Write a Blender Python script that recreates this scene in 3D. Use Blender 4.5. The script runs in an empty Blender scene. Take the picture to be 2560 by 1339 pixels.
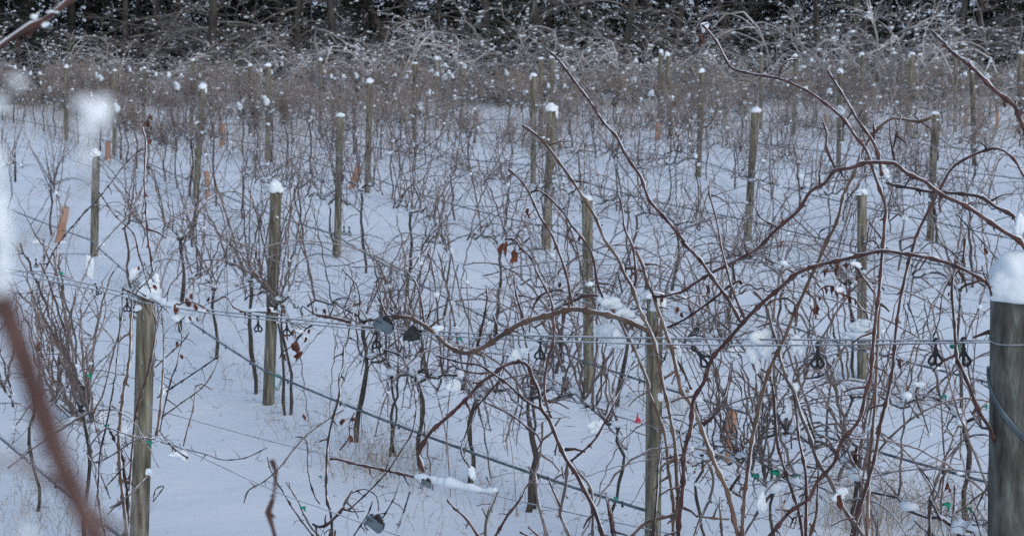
import bpy, bmesh, math, random
from mathutils import Vector, Matrix, noise

# ------------------------------------------------------------------ camera, sky, sun, exposure
SC = bpy.context.scene
COL = SC.collection
F = 5000.0                                   # focal length in photo pixels (photo 2560 x 1339)
PITCH = math.radians(7.97)
CAMH = 3.5
cam_d = bpy.data.cameras.new('camera'); cam = bpy.data.objects.new('camera', cam_d); COL.objects.link(cam)
cam.location = (0, 0, CAMH); cam.rotation_euler = (math.pi/2 - PITCH, 0, 0)
cam_d.sensor_width = 36; cam_d.lens = F/2560*36
cam_d.clip_start = 0.1; cam_d.clip_end = 4000
cam_d.dof.use_dof = True; cam_d.dof.focus_distance = 9.2; cam_d.dof.aperture_fstop = 8.0
SC.camera = cam
SUN_EL, SUN_AZ = math.radians(38), math.radians(150)      # a veiled sun behind the camera's right
w = bpy.data.worlds.new('World'); SC.world = w; w.use_nodes = True
nt = w.node_tree
sky = nt.nodes.new('ShaderNodeTexSky'); sky.sky_type = 'NISHITA'; sky.sun_disc = False
sky.sun_elevation = SUN_EL; sky.sun_rotation = SUN_AZ
sky.air_density = 1.0; sky.dust_density = 1.1; sky.ozone_density = 1.0
bg = nt.nodes['Background']; bg.inputs['Strength'].default_value = 0.15
nt.links.new(sky.outputs[0], bg.inputs['Color'])
sun_d = bpy.data.lights.new('sun', 'SUN'); sun_d.energy = 0.7; sun_d.angle = math.radians(70); sun_d.color = (1, .97, .93)
sun = bpy.data.objects.new('sun', sun_d); COL.objects.link(sun)
sd = Vector((math.sin(SUN_AZ)*math.cos(SUN_EL), math.cos(SUN_AZ)*math.cos(SUN_EL), math.sin(SUN_EL)))
sun.rotation_euler = sd.to_track_quat('Z', 'Y').to_euler(); sun.location = (0, -10, 20)
SC.view_settings.view_transform = 'Standard'; SC.view_settings.look = 'None'
SC.view_settings.exposure = 0.14; SC.view_settings.gamma = 1.0; SC.view_settings.use_curve_mapping = False
SC.cycles.use_denoising = False

# ------------------------------------------------------------------ pixel -> place helpers
CP, SP = math.cos(PITCH), math.sin(PITCH)
def W(px, py, z):                             # photo pixel at distance z along the view axis
    u = (px-1280)/F*z; v = (669.5-py)/F*z
    return Vector((u, z*CP + v*SP, CAMH - z*SP + v*CP))
def proj(p):
    d = p - Vector((0, 0, CAMH))
    z = d.y*CP - d.z*SP; v = d.y*SP + d.z*CP
    if z < .05: return (-9e9, -9e9, z)
    return (1280 + F*d.x/z, 669.5 - F*v/z, z)
# ground height: nearly level field, rising towards the camera
def ground0(x, y):
    return 1.8*math.exp(-(max(y, 0)/7.1)**2) if y > -5 else 1.8
def ground(x, y):
    if y > 140: return ground0(x, y)
    n = noise.noise((x*.35, y*.35, 1.3))*.05 + noise.noise((x*1.3, y*1.3, 4.1))*.026 + noise.noise((x*3.5, y*3.5, 2.2))*.008 + noise.noise((x*.09, y*.09, 7))*.07
    return ground0(x, y) + n
def hit(px, py):                              # where a pixel's ray meets the snow
    lo, hi = 4.0, 200.0
    for _ in range(50):
        m = (lo+hi)/2; p = W(px, py, m)
        if p.z > ground(p.x, p.y): lo = m
        else: hi = m
    return W(px, py, lo), lo
CROPS = {'A': (0, 0, 2.976), 'B': (850, 0, 2.976), 'C': (1700, 0, 2.976), 'D': (0, 445, 2.976), 'E': (850, 445, 2.976),
         'F': (1700, 445, 2.976), 'G': (0, 889, 2.976), 'H': (850, 889, 2.976), 'I': (1700, 889, 2.976),
         'K': (1500, 960, 3.532), 'L': (0, 640, 4.4625), 'M': (600, 740, 4.4625), 'N': (2200, 560, 6.694), 'Q': (1500, 700, 5.15), 'P': (0, 0, 1)}
def pxs(s):
    out = []; c = CROPS['P']
    for t in s.split():
        if t in CROPS: c = CROPS[t]
        else:
            a, b = t.split(','); out.append((c[0]+float(a)/c[2], c[1]+float(b)/c[2]))
    return out

# ------------------------------------------------------------------ materials
def mat(name, c1, c2, scale=8, rough=.7, stretch=(1, 1, 1), snow=None, bump=0, metal=0, obj_rand=0, sss=0, c3=None, bscale=None):
    m = bpy.data.materials.new(name); m.use_nodes = True
    t = m.node_tree; b = t.nodes['Principled BSDF']; N = t.nodes.new; L = t.links.new
    tc = N('ShaderNodeTexCoord'); mp = N('ShaderNodeMapping'); mp.inputs['Scale'].default_value = stretch
    L(tc.outputs['Object'], mp.inputs['Vector'])
    n = N('ShaderNodeTexNoise'); n.inputs['Scale'].default_value = scale; n.inputs['Detail'].default_value = 6
    L(mp.outputs[0], n.inputs['Vector'])
    r = N('ShaderNodeValToRGB'); r.color_ramp.elements[0].position = .33; r.color_ramp.elements[1].position = .67
    r.color_ramp.elements[0].color = (*c1, 1); r.color_ramp.elements[1].color = (*c2, 1)
    if c3:
        e = r.color_ramp.elements.new(.52); e.color = (*c3, 1)
    L(n.outputs['Fac'], r.inputs[0]); col = r.outputs[0]
    if obj_rand:
        oi = N('ShaderNodeObjectInfo'); hs = N('ShaderNodeHueSaturation')
        mr = N('ShaderNodeMapRange'); mr.inputs['To Min'].default_value = 1-obj_rand; mr.inputs['To Max'].default_value = 1+obj_rand
        L(oi.outputs['Random'], mr.inputs['Value']); L(mr.outputs[0], hs.inputs['Value']); L(col, hs.inputs['Color']); col = hs.outputs[0]
    if snow is not None:                      # snow and rime caught on faces that look up
        g = N('ShaderNodeNewGeometry'); sx = N('ShaderNodeSeparateXYZ'); L(g.outputs['Normal'], sx.inputs[0])
        n2 = N('ShaderNodeTexNoise'); n2.inputs['Scale'].default_value = snow[1]; n2.inputs['Detail'].default_value = 3
        L(g.outputs['Position'], n2.inputs['Vector'])
        ma = N('ShaderNodeMath'); ma.operation = 'MULTIPLY_ADD'; ma.inputs[1].default_value = snow[2]
        L(n2.outputs['Fac'], ma.inputs[0]); L(sx.outputs['Z'], ma.inputs[2])
        mr2 = N('ShaderNodeMapRange'); mr2.inputs['From Min'].default_value = snow[0]; mr2.inputs['From Max'].default_value = snow[0]+.25
        L(ma.outputs[0], mr2.inputs['Value'])
        mx = N('ShaderNodeMix'); mx.data_type = 'RGBA'; L(mr2.outputs[0], mx.inputs['Factor']); L(col, mx.inputs['A'])
        mx.inputs['B'].default_value = (.78, .80, .83, 1); col = mx.outputs['Result']
    L(col, b.inputs['Base Color'])
    b.inputs['Roughness'].default_value = rough; b.inputs['Metallic'].default_value = metal
    b.inputs['Specular IOR Level'].default_value = .3
    if sss:
        b.inputs['Subsurface Weight'].default_value = sss; b.inputs['Subsurface Radius'].default_value = (.03, .04, .05)
    if bump:
        n3 = N('ShaderNodeTexNoise'); n3.inputs['Scale'].default_value = bscale or scale*3; n3.inputs['Detail'].default_value = 5
        L(mp.outputs[0], n3.inputs['Vector'])
        bp = N('ShaderNodeBump'); bp.inputs['Strength'].default_value = bump; bp.inputs['Distance'].default_value = .02
        L(n3.outputs['Fac'], bp.inputs['Height']); L(bp.outputs[0], b.inputs['Normal'])
    return m
M = {}
M['snow'] = mat('snow', (.79, .845, .87), (.87, .905, .915), 1.2, .75, bump=.8, bscale=5)
M['clump'] = mat('snow_clump', (.78, .835, .865), (.86, .90, .915), 30, .7, bump=.2, bscale=40)
M['frost'] = mat('rime_frost', (.72, .76, .80), (.88, .90, .92), 60, .6, bump=.3)
M['cane_r'] = mat('red_brown_cane', (.050, .025, .022), (.135, .070, .058), 25, .7, snow=(1.22, 60, .8), obj_rand=.25, c3=(.082, .038, .032))
M['cane_t'] = mat('tan_cane', (.085, .052, .042), (.20, .15, .118), 7, .65, snow=(1.25, 60, .8), obj_rand=.2, c3=(.15, .088, .055))
M['cane_b'] = mat('pinkish_near_cane', (.075, .036, .030), (.13, .072, .062), 60, .7, snow=(1.05, 90, .9))
M['cane_d'] = mat('dark_cane', (.030, .019, .017), (.075, .047, .039), 25, .7, snow=(1.2, 60, .8), obj_rand=.2)
M['cane_g'] = mat('grey_brown_cane', (.095, .070, .061), (.25, .19, .165), 12, .75, snow=(1.15, 40, .9), obj_rand=.35)
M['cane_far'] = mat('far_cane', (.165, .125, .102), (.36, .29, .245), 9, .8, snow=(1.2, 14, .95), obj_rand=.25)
M['trunk'] = mat('vine_bark', (.035, .029, .025), (.11, .088, .07), 22, .9, (1, 1, .25), snow=(.85, 20, .6), bump=.6)
M['wood'] = mat('weathered_post_wood', (.058, .050, .036), (.285, .26, .195), 8, .85, (4.5, 4.5, .45), bump=.45, obj_rand=.18, c3=(.165, .148, .105))
M['wood_dark'] = mat('dark_end_post_wood', (.045, .038, .031), (.19, .195, .17), 7, .85, (2.6, 2.6, .8), bump=.7, c3=(.105, .104, .088), bscale=26)
M['wire'] = mat('galvanised_wire', (.16, .18, .20), (.33, .36, .39), 30, .5, metal=.4, snow=(1.0, 50, .7))
M['tube'] = mat('drip_tube_plastic', (.06, .085, .098), (.12, .155, .17), 10, .5, snow=(1.22, 9, .8))
M['black'] = mat('black_plastic', (.010, .011, .013), (.028, .03, .033), 30, .45, snow=(1.35, 60, .8))
M['steel'] = mat('grey_blue_zinc', (.10, .13, .15), (.17, .205, .23), 20, .5, metal=.3, snow=(1.2, 60, .8))
M['gear'] = mat('dark_cast_gear', (.015, .015, .015), (.05, .05, .048), 40, .6, snow=(1.2, 60, .8))
M['orange'] = mat('orange_grow_tube', (.38, .20, .125), (.48, .265, .17), 5, .5, snow=(1.2, 20, .5))
M['green'] = mat('green_tape', (.0, .17, .095), (.01, .30, .18), 20, .45)
M['redp'] = mat('red_plastic', (.55, .012, .03), (.70, .03, .06), 10, .4)
M['leaf'] = mat('withered_leaf', (.060, .020, .013), (.165, .055, .033), 40, .75, snow=(1.25, 60, .8), obj_rand=.3)
M['grass'] = mat('dry_straw', (.26, .205, .145), (.50, .43, .34), 14, .85, snow=(1.25, 10, .6))
M['bark'] = mat('forest_bark', (.030, .026, .023), (.10, .088, .078), 7, .95, (1, 1, .2), snow=(1.1, 3, .7), bump=.5)
M['twig'] = mat('forest_twig', (.06, .052, .046), (.24, .215, .20), 2, .9, snow=(1.30, 5, .9), obj_rand=.35)
M['twig_frost'] = mat('frosted_shrub_twig', (.20, .18, .165), (.58, .555, .535), 1.1, .9, snow=(1.18, 12, .9), obj_rand=.45)
M['needle'] = mat('evergreen_spray', (.010, .013, .010), (.034, .038, .029), 3, .85, snow=(1.70, 1.2, .9), obj_rand=.3)
M['stake'] = mat('rusty_stake', (.03, .027, .026), (.07, .06, .055), 20, .8)

# ------------------------------------------------------------------ mesh helpers
class MB:
    def __init__(s): s.v = []; s.f = []; s.cuts = []
    def tube(s, pts, rad, n=5, cap=True):
        k = len(pts)
        if k < 2: return
        base = len(s.v); a = None
        for i in range(k):
            t = (pts[min(i+1, k-1)] - pts[max(i-1, 0)])
            if t.length < 1e-9: t = Vector((0, 0, 1))
            t = t.normalized()
            if a is None:
                a = t.cross(Vector((0, 0, 1)) if abs(t.z) < .9 else Vector((1, 0, 0))).normalized()
            else:
                a = a - t*a.dot(t)
                a = a.normalized() if a.length > 1e-6 else t.orthogonal().normalized()
            b = t.cross(a); r = rad[i] if isinstance(rad, (list, tuple)) else rad
            for j in range(n):
                an = 2*math.pi*j/n
                s.v.append(pts[i] + a*(math.cos(an)*r) + b*(math.sin(an)*r))
        for i in range(k-1):
            for j in range(n):
                p = base+i*n+j; q = base+i*n+(j+1) % n
                s.f.append((p, q, q+n, p+n))
        if cap:
            s.f.append(tuple(base+j for j in reversed(range(n)))); s.f.append(tuple(base+(k-1)*n+j for j in range(n)))
    def blob(s, c, sx, sy, sz, rng, lvl=1, amp=.3, flat=None):
        vs, fs = ICO[lvl]; base = len(s.v); s.cuts.append((base, len(s.f))); o = Vector((rng.random()*50, rng.random()*50, rng.random()*50))
        for v in vs:
            d = 1 + amp*noise.noise(v*1.6+o) + amp*.5*noise.noise(v*4+o)
            z = v.z*d*sz
            if flat is not None and z < -flat*sz: z = -flat*sz + (z+flat*sz)*.15
            s.v.append(c + Vector((v.x*d*sx, v.y*d*sy, z)))
        s.f += [tuple(base+i for i in f) for f in fs]
    def box(s, c, dx, dy, dz, rot=None):
        base = len(s.v)
        for x in (-1, 1):
            for y in (-1, 1):
                for z in (-1, 1):
                    p = Vector((x*dx/2, y*dy/2, z*dz/2))
                    s.v.append(c + (rot @ p if rot else p))
        for f in ((0, 1, 3, 2), (4, 6, 7, 5), (0, 4, 5, 1), (2, 3, 7, 6), (0, 2, 6, 4), (1, 5, 7, 3)):
            s.f.append(tuple(base+i for i in f))
    def mesh(s, name, m, smooth=True):
        me = bpy.data.meshes.new(name); me.from_pydata([tuple(v) for v in s.v], [], s.f)
        me.materials.append(M[m])
        if smooth: me.polygons.foreach_set('use_smooth', [True]*len(me.polygons))
        me.update(); return me
    def build(s, name, m, parent=None, smooth=True):
        return link(name, s.mesh(name, m, smooth), parent)
def link(name, me, parent=None):
    o = bpy.data.objects.new(name, me); COL.objects.link(o)
    if parent: o.parent = parent
    return o
def ico(lvl):
    bm = bmesh.new(); bmesh.ops.create_icosphere(bm, subdivisions=lvl, radius=1)
    r = ([v.co.copy() for v in bm.verts], [tuple(v.index for v in f.verts) for f in bm.faces]); bm.free(); return r
ICO = {k: ico(k) for k in (1, 2, 3, 4)}
def tag(o, label, cat, group=None):
    o['label'] = label; o['category'] = cat
    if group: o['group'] = group
    return o
def thing(name, loc, label, cat, group=None):
    o = bpy.data.objects.new(name, None); COL.objects.link(o); o.location = loc; o.empty_display_size = .1
    return tag(o, label, cat, group)
def kind(o, k): o['kind'] = k; return o
def catmull(P, step):
    out = []
    for i in range(len(P)-1):
        p0 = P[max(i-1, 0)]; p1 = P[i]; p2 = P[i+1]; p3 = P[min(i+2, len(P)-1)]
        n = max(1, int((p2-p1).length/step))
        for k in range(n):
            t = k/n
            out.append(.5*((2*p1) + (p2-p0)*t + (2*p0-5*p1+4*p2-p3)*t*t + (3*p1-p0-3*p2+p3)*t*t*t))
    out.append(P[-1]); return out
def ordinal(i):
    names = ['first', 'second', 'third', 'fourth', 'fifth', 'sixth', 'seventh', 'eighth', 'ninth', 'tenth', 'eleventh', 'twelfth', 'thirteenth',
             'fourteenth', 'fifteenth', 'sixteenth', 'seventeenth', 'eighteenth', 'nineteenth', 'twentieth']
    if i < 20: return names[i]
    t = {2: 'twenty', 3: 'thirty', 4: 'forty', 5: 'fifty'}[(i+1)//10]
    u = (i+1) % 10
    return t+'-'+names[u-1] if u else {'twenty': 'twentieth', 'thirty': 'thirtieth', 'forty': 'fortieth', 'fifty': 'fiftieth'}[t]

# ------------------------------------------------------------------ the ground
def axis(pts):
    out = []
    for a, b, n in pts: out += [a+(b-a)*i/n for i in range(n)]
    return out+[pts[-1][1]]
xs = axis([(-900, -60, 14), (-60, -18, 21), (-18, 18, 150), (18, 60, 21), (60, 900, 14)])
ys = axis([(-40, 4, 16), (4, 34, 170), (34, 70, 90), (70, 140, 20), (140, 1500, 16)])
gm = MB(); nx = len(xs)
for y in ys:
    for x in xs: gm.v.append(Vector((x, y, ground(x, y))))
for j in range(len(ys)-1):
    for i in range(nx-1):
        a = j*nx+i; gm.f.append((a, a+1, a+1+nx, a+nx))
kind(gm.build('snow_ground', 'snow'), 'structure')

# ------------------------------------------------------------------ posts
rng = random.Random(5)
# (row, photo top x,y of the wood, base x,y, width px)  rows counted from the camera
POSTS = [(0, 366, 742, 345, 1475, 46), (1, 1637, 745, 1632, 1375, 40),
 (1, 690, 480, 671, 1010, 29), (1, 240, 390, 235, 640, 20),
 (2, 1468, 500, 1472, 980, 26), (2, 850, 292, 843, 642, 18), (2, 507, 222, 489, 497, 16), (2, 287, 178, 286, 390, 10), (2, 165, 170, 166, 350, 11),
 (3, 2155, 487, 2155, 945, 24), (3, 1380, 277, 1366, 622, 22), (3, 925, 208, 918, 482, 15), (3, 671, 166, 670, 402, 13), (3, 481, 152, 478, 352, 10),
 (4, 1888, 281, 1868, 602, 19), (4, 1334, 191, 1333, 457, 14), (4, 360, 172, 359, 326, 9), (4, 625, 166, 625, 340, 8),
 (5, 2338, 287, 2325, 602, 18), (5, 1755, 182, 1746, 441, 14), (5, 1352, 148, 1351, 372, 11), (5, 1038, 160, 1036, 351, 11), (5, 801, 152, 800, 330, 9),
 (6, 2100, 183, 2096, 422, 12), (6, 1669, 140, 1675, 347, 11), (6, 1379, 146, 1379, 330, 10), (6, 1092, 150, 1092, 322, 9),
 (7, 2430, 182, 2436, 412, 12), (7, 1988, 142, 1985, 338, 10), (7, 1651, 133, 1648, 322, 10),
 (8, 2280, 137, 2270, 335, 12), (8, 1903, 137, 1902, 322, 9),
 (9, 2552, 135, 2544, 332, 12), (9, 2155, 138, 2156, 322, 9), (9, 2389, 135, 2388, 330, 9), (8, 1152, 160, 1152, 315, 8)]
ROWNAME = ['front', 'second', 'third', 'fourth', 'fifth', 'sixth', 'seventh', 'eighth', 'ninth', 'tenth', 'eleventh', 'twelfth', 'thirteenth', 'fourteenth']
ROWPOST = {}
def make_post(base, top, r, label, cap=(1, 1), mt='wood', group=None, n=14, seed=0):
    rg = random.Random(seed)
    root = thing('wooden_post', base, label, 'post', group)
    ax = top-base; h = ax.length; q = Vector((0, 0, 1)).rotation_difference(ax.normalized())
    m = MB(); rings = 10
    for i in range(rings+1):
        t = i/rings; z = -.12 + (h+.12)*t
        for j in range(n):
            a = 2*math.pi*j/n; rr = r*(1.02-.03*t)*(1+.035*noise.noise((math.cos(a)*1.2, math.sin(a)*1.2, z*1.5+seed)))
            m.v.append(q @ Vector((rr*math.cos(a), rr*math.sin(a), z)))
    for i in range(rings):
        for j in range(n):
            a = i*n+j; b = i*n+(j+1) % n; m.f.append((a, b, b+n, a+n))
    b0 = len(m.v)                                  # chamfered top
    for j in range(n):
        a = 2*math.pi*j/n; m.v.append(q @ Vector((r*.9*math.cos(a), r*.9*math.sin(a), h+.008)))
    for j in range(n):
        a = rings*n+j; b = rings*n+(j+1) % n; m.f.append((a, b, b0+(j+1) % n, b0+j))
    m.f.append(tuple(b0+j for j in range(n)))
    m.build('shaft', mt, root)
    if cap:
        c = MB(); off = Vector((rg.uniform(-.15, .25)*r, rg.uniform(-.2, .2)*r, 0))
        c.blob(q @ Vector((0, 0, h)) + off + Vector((0, 0, r*.45*cap[1])), r*1.06*cap[0], r*1.06*cap[0], r*1.05*cap[1], rg, 4 if r > .1 else 3, .38 if r < .1 else .2, .45)
        c.build('snow_cap', 'clump', root)
        if rg.random() < .3 and r < .08:
            c = MB(); d = rg.choice((-1, 1))*r*.95
            c.blob(q @ Vector((0, 0, h-r*.5)) + Vector((d, -.1*r, 0)), r*.5, r*.5, r*1.0, rg, 2, .3)
            c.build('snow_lump', 'clump', root)
    if base.y < 32 and cap:                        # snow banked against the foot
        c = MB()
        for _ in range(3):
            a = rg.uniform(0, 3.14); c.blob(Vector((math.cos(a)*r*2.1, math.sin(a)*r*2.1, -.035)), r*rg.uniform(1.8, 3.2), r*rg.uniform(1.5, 2.4), r*rg.uniform(.75, 1.05), rg, 3, .18)
        c.build('snow_bank', 'snow', root)
    if r > .03:                                    # wire staples
        for k in (.5, .78, .93):
            s_ = MB(); P = [q @ Vector((r*math.cos(a)*1.03, r*math.sin(a)*1.03, h*k+dz)) for a, dz in ((-1.75, .016), (-1.70, .02), (-1.65, .0), (-1.62, -.016))]
            s_.tube([v*1.0 for v in P], .0028, 4); s_.build('staple', 'wire', root)
    return root
byrow = {}
for p in POSTS: byrow.setdefault(p[0], []).append(p)
for r_, ps in byrow.items():
    ps.sort(key=lambda p: p[1])
    for k, (r, tx, ty, bx, by, wd) in enumerate(ps):
        b, z = hit(bx, by); t = W(tx, ty, z)
        t.y = b.y + (t.y-b.y)*.0 + rng.uniform(-.03, .03)
        z2 = proj(t)[2]; t = W(tx, ty, z2)
        rad = max(.042, min(.062, wd/2/F*z))
        if len(ps) == 1: which = 'the only short one before the big dark end post'
        else: which = (ordinal(k)+' from left') if k < len(ps)-1 else 'rightmost'
        if r == 0: lab = 'wooden post wrapped in frosted canes at left front, wire running off it to the right'
        elif r == 1 and wd == 40: lab = 'pale wooden post partly hidden behind the crossing red canes'
        elif r == 1 and wd == 29: lab = 'clean greenish wooden post with tall snow cap standing left of centre'
        elif r == 1: lab = 'wooden post at far left behind blurred foreground snow and cane tangle'
        else: lab = 'snow-capped wooden post, %s in the %s trellis row from the front' % (which, ROWNAME[r])
        root = make_post(b, t, rad, lab, cap=(rng.uniform(.95, 1.25), rng.uniform(.6, 1.4)), group='line posts of the vineyard', seed=k*7+r*31)
        ROWPOST.setdefault(r, []).append((b, t))
# rows: direction and offset in the field
U = Vector((-.435, .900, 0)); NRM = Vector((.900, .435, 0))
def row_axis(r):
    ps = ROWPOST.get(r)
    if ps: return sum(p[0].dot(NRM) for p in ps)/len(ps)
    return None
# the big end post at the right edge
Z1 = 7.2
bt = W(2556, 744, Z1); bb = Vector((bt.x+.045, bt.y, ground(bt.x, bt.y)))
endpost = make_post(bb, bt, .115, 'thick dark end post with large snow dome at right edge of the picture', cap=(1.09, 1.0), mt='wood_dark', n=40, seed=99)
m = MB(); hh = bt.z-bb.z; leanx = bt.x-bb.x
def onpost(p): return p+Vector((leanx*p.z/hh, 0, 0))
P = [Vector((.118*math.cos(a), .118*math.sin(a), hh-.305-.155*(a+math.pi)/1.1*.9)) for a in [-3.5+.1*i for i in range(60)]]
m.tube([onpost(p) for p in P], .0065, 6); m.build('wire_wrap', 'tube', endpost)
m = MB(); P = [Vector((.118*math.cos(a), .118*math.sin(a), hh-.317-.155*(a+math.pi)/1.1*.9)) for a in [-3.5+.1*i for i in range(60)]]
m.tube([onpost(p) for p in P], .005, 6); m.build('wire_wrap', 'tube', endpost)
m = MB(); P = [Vector((.117*math.cos(a), .117*math.sin(a), hh-.155+.004*math.sin(a*3))) for a in [-math.pi+.1*i for i in range(64)]]
m.tube([onpost(p) for p in P], .003, 5); m.build('wire_loop', 'wire', endpost)
m = MB(); P = catmull([Vector((-.005, -.116, hh-.375)), Vector((-.012, -.128, hh-.39)), Vector((.002, -.131, hh-.40)), Vector((.03, -.125, hh-.402))], .006)
m.tube([onpost(p) for p in P], .006, 6); m.build('fence_staple', 'frost', endpost)
ROWPOST[0].append((bb, bt))
for r_ in ROWPOST: ROWPOST[r_].sort(key=lambda p: -p[0].dot(U))

# ------------------------------------------------------------------ trellis rows: wires and drip tubes
def zrow0(x):                                  # the front row is a straight line between its two posts
    k = (x-366)/(2553-366); return 1/((1-k)/10.35 + k/7.2)
def wire_pts(r, h, ext0=40, ext1=18):
    ps = ROWPOST[r]; P = []
    a, t = ps[0]
    far = a + U*ext0*.5; P.append(Vector((far.x, far.y, ground(far.x, far.y)+h)))
    for b, t in ps:
        f = h/1.75; q = b.lerp(t, f); q = q - NRM*.055; P.append(q)
    b = ps[-1][0]; e = b - U*ext1*.5
    if r > 0 and e.y > 5: P.append(Vector((e.x, e.y, ground(e.x, e.y)+h)))
    return P
def sagline(P, sag, step=.5):
    out = []
    for i in range(len(P)-1):
        n = max(2, int((P[i+1]-P[i]).length/step))
        for k in range(n):
            t = k/n; q = P[i].lerp(P[i+1], t); q.z -= sag*4*t*(1-t)*(P[i+1]-P[i]).length/6.5; out.append(q)
    return out+[P[-1]]
for r in range(0, 8):
    wires = [(.95, 'lower', .0017), (1.33, 'middle', .0015), (1.62, 'top', .0015)]
    if r == 0: wires = []
    for h, nm, rad in wires:
        m = MB(); m.tube(sagline(wire_pts(r, h), .02), rad, 4)
        tag(m.build('trellis_wire', 'wire'), 'thin %s trellis wire strung along the %s post row from the front' % (nm, ROWNAME[r]), 'wire', 'trellis wires')
    P = sagline(wire_pts(r, .29), .05, .25); root = thing('drip_tube', P[0], 'dark grey drip irrigation tube near the snow along the %s post row from the front' % ROWNAME[r], 'tube', 'drip irrigation tubes')
    m = MB(); m.tube([p-P[0] for p in P], .0102, 6); m.build('hose', 'tube', root)
    m = MB(); m.tube([p-P[0]+Vector((0, 0, .03+.012*math.sin(i*1.3))) for i, p in enumerate(P)], .0014, 4); m.build('support_wire', 'wire', root)
    acc = 0
    for i in range(1, len(P)):
        acc += (P[i]-P[i-1]).length
        if acc > .9 and P[i].y < 26:
            acc = 0; e = MB(); c = P[i]-P[0]
            e.tube([c+Vector((0, 0, .012)), c+Vector((0, 0, -.026))], .0085, 6); e.build('emitter', 'black', root)
# front-row wires traced on the row's own plane
def trace(s, dz=0): return [W(x, y, zrow0(x)+dz) for x, y in pxs(s)]
rng = random.Random(11)
def front_wire(s, rad, label, dz=-.05):
    P = catmull(trace(s, dz), .05); m = MB()
    m.tube(P, [rad*rng.uniform(.85, 1.15) for _ in P], 5)
    o = m.build('trellis_wire', 'wire'); tag(o, label, 'wire', 'trellis wires')
    f = MB(); f.tube([p+Vector((0, 0, rad*.8)) for p in P], [rad*rng.uniform(.3, .75) for _ in P], 4)
    f.build('frost', 'frost', o); return o
front_wire('P -150,640 200,705 366,748 430,758 520,774 640,788 760,800 900,814 1020,823 1200,834 1400,841 1640,845 1900,848 2200,850 2474,852', .0036, 'upper of the paired frosted wires crossing the front from left post to end post')
front_wire('P -150,652 200,716 366,757 430,767 520,782 640,796 760,809 900,822 1020,832 1200,844 1400,853 1640,860 1900,863 2200,860 2474,855', .0032, 'lower of the paired frosted wires crossing the front from left post to end post', -.10)
front_wire('P 366,1018 430,1035 620,1087 830,1140 1010,1186 1203,1230 1300,1252 1421,1279 1670,1332 2000,1400', .0024, 'thin low wire slanting across the open snow from the left post to the bottom edge', .04)
front_wire('P 366,1080 420,1104 500,1140 610,1192 710,1236 800,1268 930,1315 1040,1352 1300,1440', .0026, 'knotted lower wire running steeply down right from the left post', -.1)

# ------------------------------------------------------------------ vines: growing canes
def grow(start, d, length, rg, step=.07, droop=.4, wander=.22, zig=.12):
    P = [start.copy()]; d = d.normalized(); n = max(2, int(length/step)); s = 1
    side = Vector((rg.uniform(-1, 1), rg.uniform(-1, 1), 0)); side = side.normalized() if side.length > .01 else Vector((1, 0, 0))
    bend = Vector((rg.gauss(0, 1), rg.gauss(0, 1), 0))*wander*.5
    for i in range(n):
        t = i/n
        d = d + Vector((rg.gauss(0, wander), rg.gauss(0, wander), rg.gauss(0, wander*.6)))*step*2 + bend*step + Vector((0, 0, -droop*step*(.5+1.6*t)))
        d = d.normalized(); s = -s
        P.append(P[-1] + (d + side*s*zig).normalized()*step)
    return P
def knobs(P, r0, r1):
    k = len(P); return [(r0+(r1-r0)*i/(k-1))*(1.45 if i % 2 else 1.0) for i in range(k)]
def lateral(m, P, r, rg, n, lo=.04, hi=.22):
    for _ in range(n):
        i = rg.randrange(1, len(P)); d = Vector((rg.gauss(0, 1), rg.gauss(0, 1), rg.gauss(.3, .8)))
        L = rg.uniform(lo, hi); Q = grow(P[i], d, L, rg, max(.025, L/5), rg.uniform(-.6, 2), .9)
        m.tube(Q, [r*(1-.6*j/len(Q)) for j in range(len(Q))], 3)
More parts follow.
